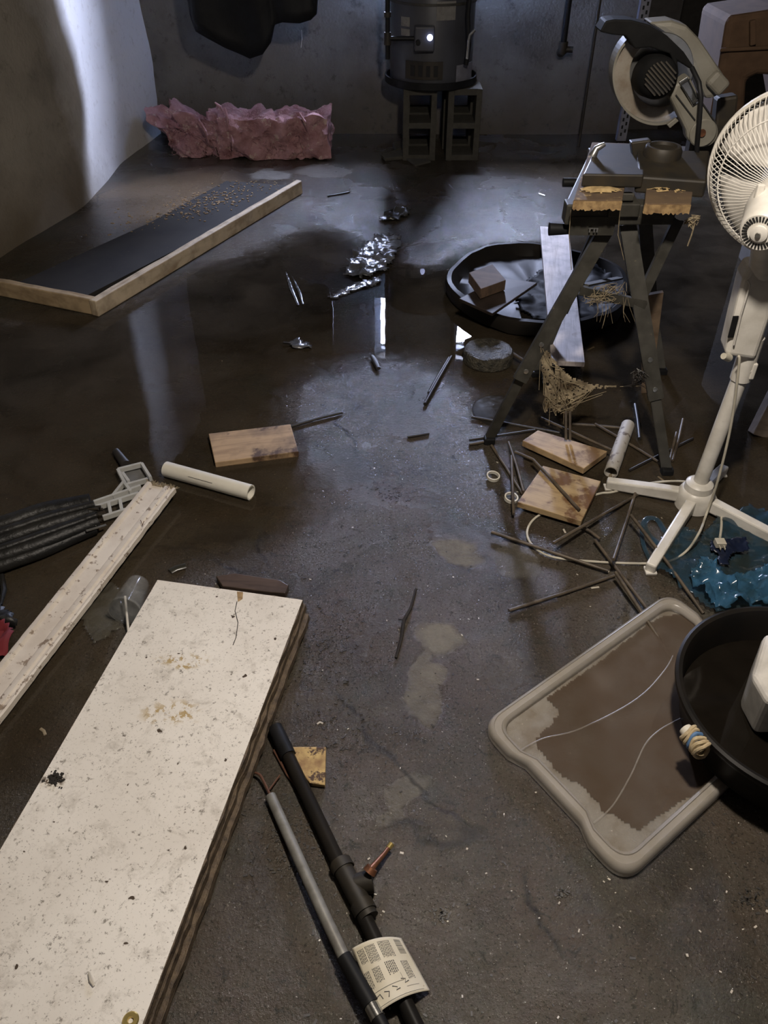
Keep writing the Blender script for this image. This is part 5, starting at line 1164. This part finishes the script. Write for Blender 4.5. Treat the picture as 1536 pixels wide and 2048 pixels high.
# blue bag
bg = thing('carrier_bag', F(1420, 1120), 'crumpled blue plastic carrier bag under the near arm of the fan base', 'plastic bag')
crumple('bag_sheet', pp([(1318, 1085), (1345, 1062), (1400, 1075), (1450, 1030), (1500, 1022), (1600, 1040), (1650, 1160), (1600, 1230), (1430, 1235), (1395, 1205), (1340, 1165), (1305, 1140)]), .005, .028, 9, M['bag'], None, None, st=.008, parent=bg, edge=.012)
crumple('bag_fold', pp([(1370, 1170), (1400, 1125), (1425, 1140), (1450, 1170), (1536, 1150), (1600, 1180), (1590, 1220), (1430, 1230), (1400, 1205)]), .015, .055, 13, M['bagf'], None, None, st=.007, parent=bg, seed=6, edge=.01)
b = MB(); P = smoothpath([F(1318, 1088, .012), F(1298, 1070, .012), F(1288, 1048, .014), F(1298, 1036, .016), F(1315, 1040, .014), F(1330, 1062, .012), F(1345, 1072, .012)]); b.tube(P, .009, 8, flat=.35); b.build('bag_handle', M['bag'], bg, smooth=True)
b = MB(); P = smoothpath([F(1284, 1052, .010), F(1286, 1085, .010), F(1298, 1115, .010), F(1315, 1140, .010)]); b.tube(P, .006, 8, flat=.4); b.build('bag_handle', M['bag'], bg, smooth=True)
crumple('printed_patch', pp([(1415, 1098), (1488, 1095), (1492, 1118), (1455, 1125), (1448, 1150), (1430, 1150), (1428, 1122), (1416, 1118)]), .030, .010, 20, M['bagd'], None, None, st=.005, parent=bg, seed=9, edge=.006)

# ================================================================== SMALL LOOSE BITS
for (P, r, mat, nm, lab) in (
        ([(81, 1457), (88, 1462), (91, 1470)], .0035, 'fleck', 'paint_chip', 'pale curl on the dark floor left of the white boards'),
        ([(340, 1143), (352, 1136), (372, 1131)], .010, 'leaf', 'dark_chip', 'dark oval chip on the floor above the far end of the white boards'),
        ([(634, 1448), (640, 1444), (646, 1447)], .0022, 'fleck', 'paint_chip', 'pale curl right of the white boards above the chipboard piece'),
        ([(1182, 1176), (1198, 1174)], .0028, 'fleck', 'paint_chip', 'pale flake among the rods above the milky lid'),
        ([(1127, 1058), (1131, 1066)], .0028, 'fleck', 'paint_chip', 'pale flake under the near edge of the square board'),
        ([(1316, 953), (1328, 962)], .0035, 'fleck', 'paint_chip', 'pale pointed sliver behind the left fan arm'),
        ([(1079, 387), (1090, 391)], .006, 'chrome', 'glass_sliver', 'shiny bluish sliver on the far floor left of the workbench'),
        ([(1175, 700), (1188, 694)], .004, 'web', 'twig_scrap', 'tan scrap beside the near end of the white plank')):
    b = MB(); b.tube([F(x, y, r*.6) for x, y in P], [r]*len(P), 7, flat=.4); tag(b.build(nm, M[mat], smooth=True), lab, 'scrap')
fl, gt = MB(), MB()
for k in range(1100):
    px, py = random.uniform(540, 1536), random.uniform(900, 2048)
    if random.random() < 0.3: px, py = random.uniform(0, 1536), random.uniform(700, 1500)
    if F(px, py).x < -.15 and py > 1180: continue
    p = F(px, py, .0008); s_ = min(.004, random.expovariate(1/.0011)+.0005); R = Matrix.Rotation(random.random()*PI, 3, 'Z')
    (fl if random.random() < .28 else gt).box(p, (s_*random.uniform(1, 2.6), s_, .0012), R)
for (cx, cy, sx_, sy_, n_) in ((610, 1700, 40, 60, 160), (640, 1300, 60, 60, 220), (885, 1830, 10, 8, 40), (1495, 1800, 14, 10, 50), (1125, 1785, 8, 6, 25), (700, 1480, 60, 40, 80), (560, 1660, 30, 40, 120), (790, 985, 22, 12, 60)):
    for k in range(n_):
        p = F(random.gauss(cx, sx_), random.gauss(cy, sy_), .001); s_ = random.uniform(.0008, .0035); gt.box(p, (s_*random.uniform(1, 3), s_, .0015), Matrix.Rotation(random.random()*PI, 3, 'Z'))
tag(fl.build('floor_flecks', M['fleck']), 'tiny pale flecks of paint and grit strewn over the floor', 'debris', kind='stuff')
tag(gt.build('floor_grit', M['grit']), 'dark grit and splinters strewn over the floor', 'debris', kind='stuff')
